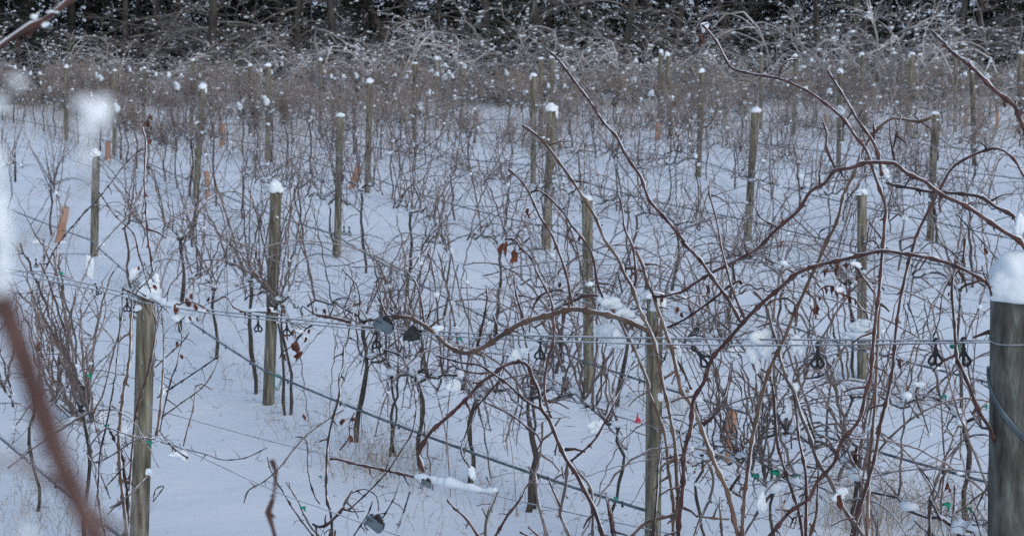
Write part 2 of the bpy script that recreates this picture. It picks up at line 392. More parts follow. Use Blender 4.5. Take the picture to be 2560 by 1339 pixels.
def gen_vine(seed, dense=False, sparse=False):
    """meshes of one vine: list of (part name, mesh); local X is the row direction"""
    rg = random.Random(seed); parts = []
    hh = rg.uniform(.62, .95); heads = []
    for s in range(2 if rg.random() < .3 else 1):
        m = MB(); x1 = rg.uniform(-.22, .22); n = 9
        w1, w2, ph, wf = rg.uniform(.01, .035), rg.uniform(.01, .03), rg.uniform(0, 6), rg.uniform(.35, .9)
        P = [Vector((x1*i/n+w1*math.sin(ph+i*wf)-w1*math.sin(ph)+rg.gauss(0, .014), w2*math.sin(ph*2+i*.9)-w2*math.sin(ph*2)+.05*s, -.12+(hh+.12)*i/n)) for i in range(n+1)]
        r = rg.uniform(.011, .018); m.tube(P, [r*(1.25-.5*i/n)*rg.uniform(.75, 1.3) for i in range(n+1)], 6)
        m.blob(P[-1], r*1.7, r*1.7, r*1.9, rg, 1, .3); parts.append(('trunk', m.mesh('vine_trunk', 'trunk'))); heads.append(P[-1])
    starts = []; snow = MB(); H = heads[0]
    for sgn in (-1, 1):
        if rg.random() < .85:
            Hh = rg.choice(heads); L = rg.uniform(.55, .95)
            P = [Hh+Vector((sgn*L*t, rg.gauss(0, .015), .09*math.sin(t*math.pi)*rg.uniform(.4, 1.4)+rg.gauss(0, .012))) for t in [i/7 for i in range(8)]]
            m = MB(); m.tube(P, knobs(P, .010, .0065), 5); lateral(m, P, .003, rg, 3)
            parts.append(('cordon', m.mesh('cordon', 'trunk'))); starts += P[1:]
            for _ in range(2):
                c = rg.choice(P); snow.blob(c+Vector((0, 0, .02)), rg.uniform(.03, .07), rg.uniform(.02, .04), rg.uniform(.018, .035), rg, 1, .4)
    starts += heads*(3 if dense else 2)
    nc = rg.randint(44, 52) if dense else rg.randint(14, 18) if sparse else rg.randint(15, 19)
    cm = MB() if dense else None
    for i in range(nc):
        S = rg.choice(starts); u = rg.random()
        wa = .22
        if u < .60:   d = Vector((rg.gauss(0, .3), rg.gauss(0, .22), 1)); L = rg.uniform(.5, 1.25); dr = rg.uniform(-.1, .6); wa = .4
        elif u < .84: d = Vector((rg.gauss(0, 1.0), rg.gauss(0, .4), .8)); L = rg.uniform(.9, 2.2); dr = rg.uniform(.8, 2.4)
        else:         d = Vector((rg.gauss(0, .8), rg.gauss(0, .3), rg.uniform(-.6, .1))); L = rg.uniform(.3, .8); dr = rg.uniform(0, 1)
        if dense: L *= .62
        m = cm or MB(); P = grow(S, d, L, rg, .075, dr, wa, .2)
        r0 = rg.uniform(.0048, .0074) if not dense else rg.uniform(.005, .0075); m.tube(P, knobs(P, r0, r0*.5), 3 if dense else 4)
        lateral(m, P, .0029 if not dense else .0035, rg, rg.randint(4, 8) if not dense else 4, .04, .28)
        if not dense: parts.append(('cane', m.mesh('cane', 'cane_g')))
        for _ in range(rg.choice((0, 0, 1)) if not dense else rg.choice((0, 1))):
            c = rg.choice(P[2:])
            if dense and rg.random() < .8: continue
            if dense:
                a = rg.uniform(.015, .04); snow.blob(c, a*rg.uniform(1, 2.2), a, a*rg.uniform(.5, 1.2), rg, 1, .6)
            else:
                a = rg.uniform(.010, .026); snow.blob(c+Vector((0, 0, a*.3)), a*1.5, a, a*.8, rg, 1, .4)
    if not dense:                                # long thin shoots tied and draped along the wires
        for i in range(7 if sparse else 11):
            S = rg.choice(starts)+Vector((0, rg.gauss(0, .04), rg.uniform(-.05, .1))); sg = rg.choice((-1, 1))
            if rg.random() < .6: S = Vector((rg.uniform(-.8, .8), rg.gauss(0, .08), rg.uniform(.75, 1.6)))
            P = grow(S, Vector((sg, rg.gauss(0, .2), rg.uniform(-.3, .6))), rg.uniform(.6, 1.7), rg, .07, rg.uniform(-.2, .8), .5, .2)
            m = MB(); m.tube(P, knobs(P, rg.uniform(.003, .0048), .002), 4); lateral(m, P, .0024, rg, rg.randint(4, 8), .04, .3)
            parts.append(('cane', m.mesh('cane', 'cane_g')))
    if dense:
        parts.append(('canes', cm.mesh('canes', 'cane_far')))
        for _ in range(rg.choice((0, 0, 1, 1, 2))):        # drooping clumps caught in the top wires
            c = Vector((rg.uniform(-.6, .6), rg.gauss(0, .1), rg.uniform(1.0, 1.72))); a = rg.uniform(.05, .10); sl = rg.uniform(-.8, .8)
            for q in range(9):
                t = rg.uniform(-1.3, 1.3); h = rg.uniform(.2, .45)*a
                snow.blob(c+Vector((t*a, rg.uniform(-.4, .4)*a, sl*t*a*.6-abs(t)*a*.5+rg.uniform(-.5, .35)*a)), h*rg.uniform(.8, 1.6), h, h*rg.uniform(.8, 1.9), rg, 1, .6)
    c = H+Vector((0, 0, .03)); snow.blob(c, rg.uniform(.035, .07), rg.uniform(.03, .05), rg.uniform(.025, .05), rg, 1, .4)
    if dense: parts.append(('snow_load', snow.mesh('snow_load', 'clump')))
    else:
        cuts = snow.cuts+[(len(snow.v), len(snow.f))]
        for (a, fa), (b_, fb) in zip(cuts, cuts[1:]):
            q = MB(); q.v = snow.v[a:b_]; q.f = [tuple(i-a for i in f) for f in snow.f[fa:fb]]; parts.append(('snow_clump', q.mesh('snow_clump', 'clump')))
    if rg.random() < .5 and not dense:
        m = MB()
        leaf_into(m, rg.choice(starts)+Vector((rg.uniform(-.2, .2), 0, rg.uniform(.1, .5))), .035, rg); parts.append(('leaf', m.mesh('leaf', 'leaf')))
    return parts
def leaf_into(m, c, s, rg, roll=None):
    """a shrivelled, folded vine leaf with lobed edge and thickness"""
    R = Matrix.Rotation(rg.uniform(0, 6.3), 3, 'Z') @ Matrix.Rotation(rg.uniform(-.6, .6) if roll is None else roll, 3, 'Y') @ Matrix.Rotation(rg.uniform(-.5, .5), 3, 'X')
    n = 11; base = len(m.v); fold = rg.uniform(.5, 1.1); rr = []
    for j in range(n):
        rr.append(s*(.62+.38*abs(math.sin(j*1.43+rg.uniform(-.3, .3))))*rg.uniform(.75, 1.1))
    for layer in (0, 1):
        m.v.append(c + R @ Vector((0, s*.04*layer, s*.1)))
        for j in range(n):
            a = 2*math.pi*j/n; x = rr[j]*math.cos(a)*.75; z = rr[j]*math.sin(a)*1.1 - s*.35
            y = abs(x)*fold + s*.16*math.sin(a*3+rr[j]*90) + s*.04*layer
            m.v.append(c + R @ Vector((x*.8, y, z)))
    for j in range(n):
        k = (j+1) % n
        m.f.append((base, base+1+j, base+1+k)); m.f.append((base+n+1, base+n+2+k, base+n+2+j))
        m.f.append((base+1+j, base+n+2+j, base+n+2+k, base+1+k))
def tendril_into(m, P0, rg, s=.05, d=None):
    d = d or Vector((rg.gauss(0, 1), rg.gauss(0, .4), rg.gauss(-.3, .7))).normalized()
    a = d.orthogonal().normalized(); b = d.cross(a); L = s*rg.uniform(.8, 2); Q = []; turns = rg.uniform(1.2, 3.5); n = 18
    for i in range(n):
        t = i/(n-1); rad = s*.16*max(0, t-.25)*rg.uniform(.9, 1.1)*1.3
        Q.append(P0 + d*L*(t if t < .6 else .6+(t-.6)*.3) + (a*math.cos(turns*6.28*t)+b*math.sin(turns*6.28*t))*rad + Vector((0, 0, -L*.25*t*t)))
    m.tube(Q, .0013, 3)

# ------------------------------------------------------------------ vines of the rows behind the front one
MID = [gen_vine(100+i) for i in range(12)]
SPARSE = [gen_vine(200+i, sparse=True) for i in range(7)]
FAR = [gen_vine(300+i, True) for i in range(9)]
rng = random.Random(21)
def row_line(r):
    c = row_axis(r)
    if c is None: c = row_axis(9) + (r-9)*2.9
    return c
NEAR_X = [20, 130, 330, 455, 545, 640, 735, 890, 985, 1075, 1165, 1345, 1540, 1735, 1930, 2130, 2340, 2520]
PLACED = []
def row_pos(r, s):                             # a point of row r at distance s along the row, on the posts' line
    ps = ROWPOST.get(r)
    c = row_line(r)
    if ps and len(ps) > 1:
        q = sorted(((p[0].dot(U), p[0].dot(NRM)) for p in ps))
        if s <= q[0][0]: c = q[0][1]
        elif s >= q[-1][0]: c = q[-1][1]
        else:
            for a, b in zip(q, q[1:]):
                if a[0] <= s <= b[0]: c = a[1]+(b[1]-a[1])*(s-a[0])/(b[0]-a[0]+1e-9)
    p = U*s + NRM*c
    return Vector((p.x, p.y, ground(p.x, p.y)))
def row_s_at_px(r, px):
    best = None
    for i in range(600):
        s = 4+i*.1; x, y, z = proj(row_pos(r, s))
        if z > 6 and (best is None or abs(x-px) < best[0]): best = (abs(x-px), s)
    return best[1]
for r in range(0, 14):
    cand = []
    if r == 1: cand = [row_s_at_px(1, x) for x in NEAR_X]
    else:
        s = (11.3 if r == 0 else 9)+rng.random()
        while s < 66: cand.append(s+rng.uniform(-.2, .2)); s += 1.6 if s < 36 else 1.15
    row = []
    for s in cand:
        p = row_pos(r, s); x, y, z = proj(p)
        if z < 9.5 or z > 58.5 or x < -130 or x > 2690 or p.dot(U) < 5: continue
        row.append((x, p, z))
    row.sort(key=lambda t: t[0]); PLACED += [(r, k, len(row), p, z) for k, (x, p, z) in enumerate(row)]
ang = math.atan2(U.y, U.x)
for r, k, n, p, z in PLACED:
    dense = z > 35
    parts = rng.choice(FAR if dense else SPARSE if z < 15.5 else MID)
    lab = ('tangled far grapevine with snow clumps' if dense else 'bare frosted grapevine with dark trunk') + ', %s from left in the %s trellis row' % (ordinal(k), ROWNAME[r])
    root = thing('grapevine', p, lab, 'grapevine', 'grapevines along the trellis rows')
    root.rotation_euler = (0, 0, ang + rng.choice((0, math.pi)) + rng.uniform(-.15, .15))
    sc = rng.uniform(.9, 1.12); root.scale = (sc, sc, sc*rng.uniform(.92, 1.05))
    for nm, me in parts:
        q = link(nm, me, root)
        if nm in ('snow_load', 'canes'): kind(q, 'stuff')

# ------------------------------------------------------------------ front-row vines, traced cane by cane
rng = random.Random(77)
def hcane(root, o0, s, w0, w1=None, mt='r', dz=0, down=None, frost=1, z=None, tend=None, nodes=True, step=.02):
    """one cane: photo path s, width in photo pixels, set on the front row's plane"""
    w1 = w1 or w0*.7; pp = pxs(s)
    if down: pp = pp + [down]
    P = []
    for i, (x, y) in enumerate(pp):
        t = i/(len(pp)-1); zz = (z if z else zrow0(x)) + dz*(.35+.65*math.sin(math.pi*t))
        P.append(W(x, y, zz))
    P = catmull(P, step); L = [0]
    for a, b in zip(P, P[1:]): L.append(L[-1]+(b-a).length)
    zc = proj(P[len(P)//2])[2]; sp = rng.uniform(.085, .12); ph = rng.random()*sp
    R = []; up = []; k = len(P)
    for i in range(k):
        t = L[i]/L[-1]; r = (w0+(w1-w0)*t)/2/F*zc
        d = abs(((L[i]+ph) % sp)-sp/2)
        R.append(r*(1+(.75*math.exp(-(d/.010)**2) if nodes else 0))*rng.uniform(.96, 1.04))
    m = MB(); Q = [p-o0 for p in P]; m.tube(Q, R, 7)
    if nodes:                                  # buds and short spurs at the nodes
        sgn = 1; last = -1
        for i in range(1, k-1):
            idx = int((L[i]+ph-sp/2)/sp)
            if idx != last and L[i] > .03:
                last = idx; sgn = -sgn; tt = (P[i+1]-P[i-1]).normalized()
                sd_ = tt.cross(Vector((rng.uniform(-.3, .3), 1, rng.uniform(-.3, .3)))).normalized()*sgn
                ln = R[i]*rng.uniform(1.5, 2.4) if rng.random() < .66 else rng.uniform(.02, .10)
                m.tube([Q[i], Q[i]+sd_*ln*.6+tt*ln*.25, Q[i]+sd_*ln+tt*ln*.6], [R[i]*.7, R[i]*.42, min(R[i]*.3, .003)], 5)
                if rng.random() < (tend*1.4 if tend is not None else .3):
                    tm = MB(); tendril_into(tm, Q[i], rng, rng.uniform(.03, .07)); tm.build('tendril', 'cane_d', root)
    c = m.build('cane', 'cane_'+mt, root)
    if frost:                                  # rime gathered along the upper side
        f = MB(); seg = []
        for i in range(k):
            tt = (P[min(i+1, k-1)]-P[max(i-1, 0)]).normalized(); u = Vector((0, 0, 1))-tt*tt.z
            s2 = Vector((.85, -.35, .3)); s2 = s2-tt*tt.dot(s2)
            u = u*1.2+s2*.55; u = u.normalized()
            seg.append((Q[i]+u*R[i]*.75, R[i]*rng.uniform(.18, .56)*frost))
        f.tube([a for a, b in seg], [b for a, b in seg], 5)
        seg = []
        for i in range(k):
            tt = (P[min(i+1, k-1)]-P[max(i-1, 0)]).normalized(); u = tt.cross(Vector((.15, 1, .2))).normalized()
            if u.z > 0: u = -u
            seg.append((Q[i]+u*R[i]*.85, R[i]*max(.02, rng.uniform(-.3, .34))*frost))
        f.tube([a for a, b in seg], [b for a, b in seg], 4); f.build('frost', 'frost', c)
    return c
def hvine(name_lab, bx, hx, hy, trunk_w=22, mt='trunk'):
    """a vine rooted in the snow under photo column bx with its head at hx,hy"""
    zz = zrow0(hx); h = W(hx, hy, zz); b = W(bx, hy, zz); b.z = ground(b.x, b.y)
    root = thing('grapevine', b, name_lab, 'grapevine', 'grapevines of the front row')
    m = MB(); n = 10; hl = h-b
    P = [Vector((hl.x*i/n+.025*math.sin(i*1.1), hl.y*i/n+.02*math.sin(i*.8), -.1+(hl.z+.1)*i/n)) for i in range(n)] + [hl]
    r = trunk_w/2/F*zz; m.tube(P, [r*(1.3-.4*i/n)*rng.uniform(.9, 1.15) for i in range(n+1)], 8); m.build('trunk', mt, root)
    return root, b
def hsnow(root, o0, x, y, sx, sy, dz=0, lvl=3, amp=.45, z=None, flat=None, depth=.6):
    zz = (z if z else zrow0(x))+dz; k = zz/F; m = MB()
    c = W(x, y, zz)-o0; m.blob(c, sx*k*.72, sx*k*depth*.7, sy*k*.72, rng, lvl, amp, flat)
    for _ in range(5):
        a = rng.uniform(.3, .5); m.blob(c+Vector((rng.uniform(-.6, .6)*sx*k, rng.uniform(-.3, .3)*sx*k, rng.uniform(-.65, .45)*sy*k)), a*sx*k, a*sx*k*depth*1.2, a*sy*k*rng.uniform(.8, 1.3), rng, 2, amp*.7)
    return m.build('snow_clump', 'clump', root)
def hridge(root, o0, s_, w_, dz=-.03):
    pp = catmull([W(x, y, zrow0(x)+dz)-o0 for x, y in pxs(s_)], .012); k = zrow0(pxs(s_)[0][0])/F; n = len(pp); m = MB(); o = rng.random()*40
    rad = [w_*k*(.35+.65*math.sin(math.pi*(i+.5)/n))*(1+.5*noise.noise((i*.23, o, 0))+.25*noise.noise((i*.7, o, 3))) for i in range(n)]
    m.tube([p+Vector((0, 0, r*.55)) for p, r in zip(pp, rad)], rad, 9); return m.build('snow_ridge', 'clump', root)
def hleaf(root, o0, x, y, s, dz=-.03, z=None):
    zz = (z if z else zrow0(x))+dz; m = MB(); leaf_into(m, W(x, y, zz)-o0, s*zz/F*.66, rng); return m.build('leaf', 'leaf', root, False)

# --- left fan vine
oa, ZA = hit(202, 1052)
ra = thing('grapevine', oa, 'fan of thin tan canes rising from a low snowy head at far left', 'grapevine', 'grapevines of the front row')
m = MB(); m.tube([W(x, y, ZA)-oa for x, y in ((206, 1075), (203, 1050), (199, 1036), (204, 1028))], [.03, .032, .034, .02], 8); m.build('trunk', 'trunk', ra)
m = MB(); m.tube([W(x, y, ZA)-oa for x, y in ((150, 1010), (175, 1030), (200, 1034), (230, 1026), (242, 1018))], [.008, .014, .02, .015, .008], 7); m.build('cordon', 'trunk', ra)
A_ = (200, 1035)
for s, w_, mt in [
 ('L 310,0 380,230 490,460 590,620 650,780 700,960 720,1120 760,1339 G 540,270 575,400', 4.5, 't'),
 ('D 1035,100 1000,210 920,310 700,560 L 960,180 880,360 820,560 770,780 750,960 760,1339 G 550,250 590,400', 4.5, 'g'),
 ('L 1000,310 950,400 905,540 905,720 890,880 920,1060 930,1280 G 640,150 620,380', 5, 't'),
 ('L 640,-150 620,120 590,380 580,650 560,960 560,1339 G 430,200 500,360 590,420', 4.5, 't'),
 ('L 490,-200 480,300 430,480 470,640 470,800 520,900 550,1050 590,1339 G 440,220 580,420', 5, 'g'),
 ('L 830,700 790,840 820,1020 870,1130 920,1250 G 640,250 620,380', 4, 't'),
 ('L 600,440 700,620 850,740 960,850 1020,890', 3, 'g'),
 ('L 480,740 600,880 700,1040 780,1200 850,1339 G 600,250 640,380', 4, 't'),
 ('L 380,200 350,560 350,800 380,1000 460,1200 520,1339 G 480,300 570,420', 3.5, 'g'),
 ('L 1250,620 1180,740 1110,870 1040,1000 980,1120 970,1280 G 650,250 620,400', 4.5, 't'),
 ('L 1020,360 1080,540 1090,680 1080,800 1040,900 980,1000 950,1150 930,1280', 4, 'g'),
 ('L 420,300 420,700 430,950 480,1130 560,1339 G 500,320 585,420', 4, 't'),
 ('L 1130,270 1170,480 1180,590 1150,740 1060,960 1020,1100 980,1210 G 640,250 625,380', 4, 't'),
 ('L 1280,970 1200,1150 1080,1339 G 700,180 650,320 630,400', 4.5, 'g'),
 ('A 1065,1090 930,1220 840,1339 D 740,140 600,290 470,440 390,560 330,700', 4, 'd'),
 ('D 520,60 450,300 350,530 310,720 260,900 300,1100 G 330,150 480,330 590,420', 4.5, 't'),
 ('D 710,60 850,270 990,410 1030,560 1060,650', 4, 'r'),
 ('D 480,560 530,720 640,900 760,1100 850,1250 G 700,100 650,330', 3.5, 'g'),
 ('D 180,980 330,1110 480,1339 G 500,200 600,420', 3.5, 'g'),
 ('D 170,700 250,900 240,1100 330,1339 G 400,200 600,430', 3.5, 'g')]:
    hcane(ra, oa, s, w_*.6, w_, mt, dz=rng.uniform(-.25, .35), frost=.8, tend=.08, z=ZA)
for x, y, a, b in ((225, 668, 13, 40), (235, 1005, 14, 12), (175, 1000, 22, 14), (255, 1040, 20, 16), (255, 610, 8, 6), (90, 605, 20, 8)): hsnow(ra, oa, x, y, a, b, .05, z=ZA)
# --- vine on the left post
rb, ob = hvine('reddish vine climbing the left front post, its top mossy with frosted twigs and snow', 318, 318, 1330, 22)
B_ = None
for s, w_, mt, dz in [
 ('A 1120,860 1065,950 1085,1040 1080,1200 1075,1339 D 1085,220 1100,440 1130,640 1155,780', 5.5, 'r', -.05),
 ('L 1475,480 1470,620 1460,800 1460,960 1450,1120 1420,1339 G 930,200 900,430 885,640 900,900 950,1339', 9.5, 't', -.12),
 ('L 1370,350 1360,700 1330,900 1310,1120 1290,1339 G 850,200 800,480 750,700 735,900 735,1100 800,1400', 5.5, 'd', -.1),
 ('L 1340,560 1330,840 1270,1050 1200,1339 G 760,300 700,430 740,640 760,760 740,850 790,980 820,1060', 4, 't', .1),
 ('D 920,825 1060,890 1150,930 L 1700,600 1740,740 1730,920 1700,1080 1640,1339 G 1060,250 1010,430 990,620 960,1000', 6, 'r', -.14),
 ('L 1805,640 1830,940 1820,1339 G 1215,100 1200,300 1180,480 1160,590', 5.5, 't', -.08),
 ('L 1960,650 2000,780 2030,900 2000,1080 1970,1220 1920,1339 G 1280,150 1230,350 1190,560', 3.6, 'd', -.05),
 ('L 2110,850 2040,950 1900,1080 1730,1240', 3.2, 'd', -.05), ('G 1630,0 1500,90 1320,210 1170,310', 3.8, 'd', -.04),
 ('G 1580,250 1500,210 1460,220 1440,380 1390,560 1365,670', 3.4, 't', -.06), ('G 1990,680 1870,740 1790,765 1650,770 1530,730 1370,690 1200,640', 3.6, 'g', -.04),
 ('G 1640,-10 1580,130 1500,240 1350,350 1210,450', 3.6, 't', -.06), ('G 1190,560 1250,640 1310,700 1400,760', 4.5, 'd', -.1),
 ('D 1150,930 1280,950 1400,920 1500,950 1560,1000', 4, 'r', -.1), ('G 650,730 690,640 790,540 900,570 1000,600 1150,620', 4, 'g', -.16),
 ('G 650,730 700,790 830,740 980,640 1100,600', 4, 'g', -.14), ('G 820,1130 980,1020 1110,880', 4.5, 'g', -.14), ('G 800,960 900,850 980,760', 3.5, 'd', -.12),
 ('G 820,560 870,640 920,780 930,900 950,1000 950,1339', 12, 'd', -.02), ('D 1060,650 1090,760 1130,870', 3, 'd', -.1), ('D 970,740 1020,830 1090,880', 3, 'd', -.12),
 ('D 1180,640 1120,740 1040,820 1000,880', 3, 'd', -.1), ('D 1060,680 1010,760 960,800', 2.6, 'd', -.1), ('D 1150,780 1100,700 1080,640', 3, 'd', -.1), ('G 1140,1060 1160,990 1220,970 1140,1080', 3, 'd', -.1)]:
    hcane(rb, ob, s, w_*.75, w_, mt, dz=dz, frost=1, tend=.3)
for x, y, a, b in ((334, 688, 15, 24), (390, 694, 10, 16), (372, 714, 18, 9), (440, 792, 22, 14), (475, 796, 18, 10), (346, 768, 12, 10), (405, 975, 13, 20), (448, 1135, 26, 16), (372, 1178, 10, 12), (310, 1075, 22, 16), (290, 1180, 10, 34), (300, 1095, 16, 14)):
    hsnow(rb, ob, x, y, a, b, -.06)
hridge(rb, ob, 'P 376,738 396,752 420,765 450,776 480,780 515,779', 13, -.06)
for x, y, s_ in ((378, 290, 17), (370, 306, 15), (380, 320, 10), (376, 352, 13), (361, 384, 10), (440, 766, 24), (470, 752, 20), (478, 738, 14), (488, 765, 16), (520, 744, 14), (388, 715, 14), (446, 858, 14), (455, 890, 12), (472, 795, 12), (491, 797, 11), (346, 668, 10)): hleaf(rb, ob, x, y, s_, -.1)
# --- vine left of centre
rc, oc = hvine('dark knotty vine hanging from the paired wires left of centre, red leaves dangling', 835, 832, 1325, 20)
for s, w_, mt in [
 ('M 1270,180 1230,330 1215,450 1160,590 1150,790 1105,930 1110,1110 G 2480,450 2440,650 2430,830 2430,1050 2460,1170 2475,1339', 6.5, 'd'),
 ('M 850,210 1030,240 1130,265 1230,290', 8.5, 'r'), ('M 0,180 120,172 250,180 400,190 500,215', 4, 'r'), ('M 1290,305 1450,345 1520,350', 6, 'r'),
 ('E 20,680 80,740 130,810 150,930 140,1020', 4, 'r'), ('E 320,740 270,770 290,860 320,960 345,1010', 4.2, 'r'), ('E 490,770 455,950 430,1010 380,960', 3.6, 'r'),
 ('E 500,700 560,770 600,900 625,1080', 5, 'r'), ('E 690,930 660,1020 630,1080', 3.5, 'r'), ('E 670,900 690,960', 2.5, 'r'), ('E 500,940 530,1010 560,1050', 4, 'r'),
 ('D 2290,840 2310,900 2330,1000', 3.5, 'r'), ('M 1290,0 1240,130 1180,230 1150,90', 3.6, 'r'), ('M 1530,0 1600,120 1630,200', 4.2, 'r'), ('M 1770,40 1770,140 1780,200 1700,140', 3.4, 'r'),
 ('M 1390,30 1350,70 1330,150 1320,210 1340,290', 4.2, 'r'), ('M 680,160 700,110 780,170 850,210', 3.2, 'd'), ('M 560,290 640,330 700,400 650,470 560,570 470,620 440,700', 3, 'd'),
 ('M 820,320 740,360 690,420 640,470', 4, 'd'), ('G 2460,765 H 0,770 100,800 250,830 470,880 740,940', 7.5, 'r'), ('G 2200,600 2280,630 2290,820 2310,950 2350,1060 2380,1100', 3.6, 'd'),
 ('G 2560,400 2400,500 2280,590 2190,690 2080,830 1970,930 1850,1000 1815,1090', 3.8, 'g'), ('G 1990,750 2020,860 2100,1000 2190,1150 2330,1339', 4.4, 'd'), ('G 2130,940 2210,1060 2300,1250 2400,1360', 6, 'g'),
 ('G 2330,1250 2380,1270 2450,1240 2560,1120', 8, 'd'), ('H 570,380 540,560 470,680 400,790 360,850 280,940 180,1040 60,1150', 3.8, 'd'), ('H 440,940 400,1060 320,1200', 3.6, 'd'),
 ('H 90,1020 180,990 270,1040 290,1150', 3.4, 'd'), ('H 520,1010 470,1170 420,1310', 4, 'd'), ('H 90,1000 0,1160', 6, 'g'), ('H 240,1080 210,1170 100,1339', 3.5, 'd'), ('H 110,420 70,500 70,600 0,700', 3.5, 'd'),
 ('M 1110,1150 1180,1240', 2.5, 'd'), ('D 1550,930 1620,910 1680,880 1740,960 1830,1000', 3.5, 'r')]:
    hcane(rc, oc, s, w_*.8, w_, mt, dz=rng.uniform(-.12, .04), frost=1.05, tend=.3)
for x, y, s_ in ((815, 775, 18), (738, 866, 30), (750, 883, 26), (735, 828, 18), (719, 839, 16), (709, 890, 16), (772, 826, 12), (762, 845, 16), (788, 772, 10), (685, 800, 14), (757, 1040, 14), (862, 1052, 19), (881, 1046, 15), (872, 1092, 24), (669, 772, 16), (610, 781, 12), (711, 777, 10)): hleaf(rc, oc, x, y, s_, -.09)
for x, y, a, b in ((668, 772, 20, 8), (750, 828, 16, 9), (765, 845, 10, 16), (690, 804, 10, 7), (1095, 820, 26, 14), (1060, 1205, 16, 9)): hsnow(rc, oc, x, y, a*.8, b*.8, -.04)
hridge(rc, oc, 'H 560,905 640,925 740,950 820,965 930,985 1040,1005 1130,1010 1165,1000', 13)
hridge(rc, oc, 'M 60,172 180,165 300,165 400,180', 5, -.06)
# --- centre vine with the long arched cane
rd, od = hvine('tall red vine at centre whose thick cane arches over the paired wires', 1560, 1560, 1450, 30)
for s, w_, mt, dz in [
 ('E 350,1030 520,1040 620,1090 700,1150 770,1220 860,1280 950,1300 1080,1250 1200,1170 1350,1080 1550,1020 1730,975 1900,1000 2060,1035 2200,1090 2320,1150', 13, 't', -.1),
 ('E 1600,980 1760,900 1850,870 1930,880 1970,910', 7, 'r', -.06),
 ('B 1255,1260 1330,1325 E 1400,95 1490,290 1570,410 1650,610 1690,740 1710,850 1730,970', 6.8, 'r', -.08),
 ('E 1400,130 1460,90 1540,130 1620,210 1680,280 1720,350 1780,420 1850,510 1890,620 1915,780 1955,885', 5.5, 'r', -.16),
 ('E 1230,455 1300,460 1345,520 1420,590 1460,690 1530,820 1575,920 1590,1060 1590,1180 1570,1280 1550,1339 H 1520,200 1530,330 1570,460', 6.2, 'r', -.18),
 ('E 1090,800 1095,900 1070,1050 1020,1250', 6.4, 'r', -.12), ('E 1290,740 1320,900 1365,1055', 5.6, 'r', -.1), ('E 1140,1020 1165,1090 1160,1200', 6, 'r', -.1),
 ('E 1330,-20 1400,95', 4, 'r', -.08), ('E 1710,640 1680,740', 5, 'r', -.1), ('E 1650,830 1530,850 1470,900 1430,990 1410,1150', 5.5, 'r', .04), ('E 1450,1110 1530,1060', 6, 't', .03),
 ('H 1340,40 1230,70 1150,130 1040,210 970,290 860,400 760,490 680,560 620,650 580,740 600,790 625,865', 10, 'r', -.05),
 ('H 1330,40 1400,70 1430,150 1480,260 1500,390 1560,480 1620,630 1680,760 1760,880 1820,1000 1900,1160 1960,1360', 11, 'r', -.1),
 ('H 720,0 900,50 1040,70 1150,140 1250,210 1380,330 1500,400', 6, 'r', -.16), ('H 860,85 960,120 1060,130 1130,115', 5.5, 'r', -.14),
 ('H 1180,190 1080,310 1000,400 960,510 920,630 900,720 980,850 1000,900', 4.8, 'd', .05), ('H 1070,340 1200,400 1320,470 1400,540 1470,590 1500,650', 5.4, 'r', -.04),
 ('H 1510,490 1500,650 1490,730 1470,830 1450,870 1460,960 1480,1110 1520,1270 1545,1370', 7.4, 'g', .0), ('H 1450,890 1370,990 1330,1080 1250,1180 1160,1330 1100,1400', 6.6, 'r', -.08),
 ('H 2165,70 2080,270 1950,530 1870,650 1715,785', 5.6, 'r', -.14), ('H 1720,780 1780,870 1860,970 1880,1120 1880,1339', 7.6, 'g', -.02), ('H 1690,800 1680,960 1650,1100 1640,1180 1690,1300 1740,1400', 9, 'g', .02),
 ('H 1545,890 1590,1010 1640,1120', 6, 'r', -.06), ('H 1980,1020 2030,1220 2035,1380', 5.5, 'r', -.16), ('H 1650,820 1665,910', 5, 'r', -.05), ('H 800,1070 850,1130 940,1210 1030,1345', 6.4, 'r', -.12),
 ('H 2390,640 2370,900 2350,1150 2320,1339 2310,1420', 5.8, 'd', -.22), ('H 2460,1190 2280,1240 2170,1339 2080,1420', 7.5, 't', -.1), ('H 1620,620 1600,740', 4, 'd', -.06),
 ('H 1340,1310 1400,1339', 5, 'r', -.1), ('H 1400,1270 1480,1339', 6, 'r', -.08), ('H 1170,1010 1130,1100 1090,1220 1080,1339', 8, 'g', -.02), ('H 1060,1130 1090,1200', 5, 'd', -.05), ('H 1090,900 1120,960', 4, 'r', -.1), ('H 1400,820 1450,890', 5, 'r', -.06),
 ('H 1640,460 1600,520', 4.5, 'd', -.06), ('H 1210,600 1360,180 1480,120', 2.6, 'd', .1), ('H 1250,0 1150,300 1070,580', 2.8, 'd', .2)]:
    hcane(rd, od, s, w_*.78, w_, mt, dz=dz, frost=1, tend=.34)
hleaf(rd, od, 1268, 612, 30, -.2); hleaf(rd, od, 1283, 632, 36, -.2); hleaf(rd, od, 1258, 618, 22, -.19)
for x, y, s_ in ((1322, 525, 17), (1318, 538, 13), (1380, 500, 13), (1452, 594, 17), (1430, 600, 12), (1150, 1010, 12)): hleaf(rd, od, x, y, s_, -.17)
for x, y, a, b in ((1527, 757, 36, 24), (1560, 782, 30, 16), (1592, 806, 24, 16), (1510, 790, 16, 8), (1517, 830, 34, 32), (1548, 850, 22, 30), (1292, 886, 22, 18), (1310, 876, 14, 10), (1135, 965, 22, 24), (1150, 930, 12, 14), (1488, 1068, 24, 24), (1180, 1180, 12, 22)): hsnow(rd, od, x, y, a, b, -.02 if x != 1517 else .06, depth=.45)
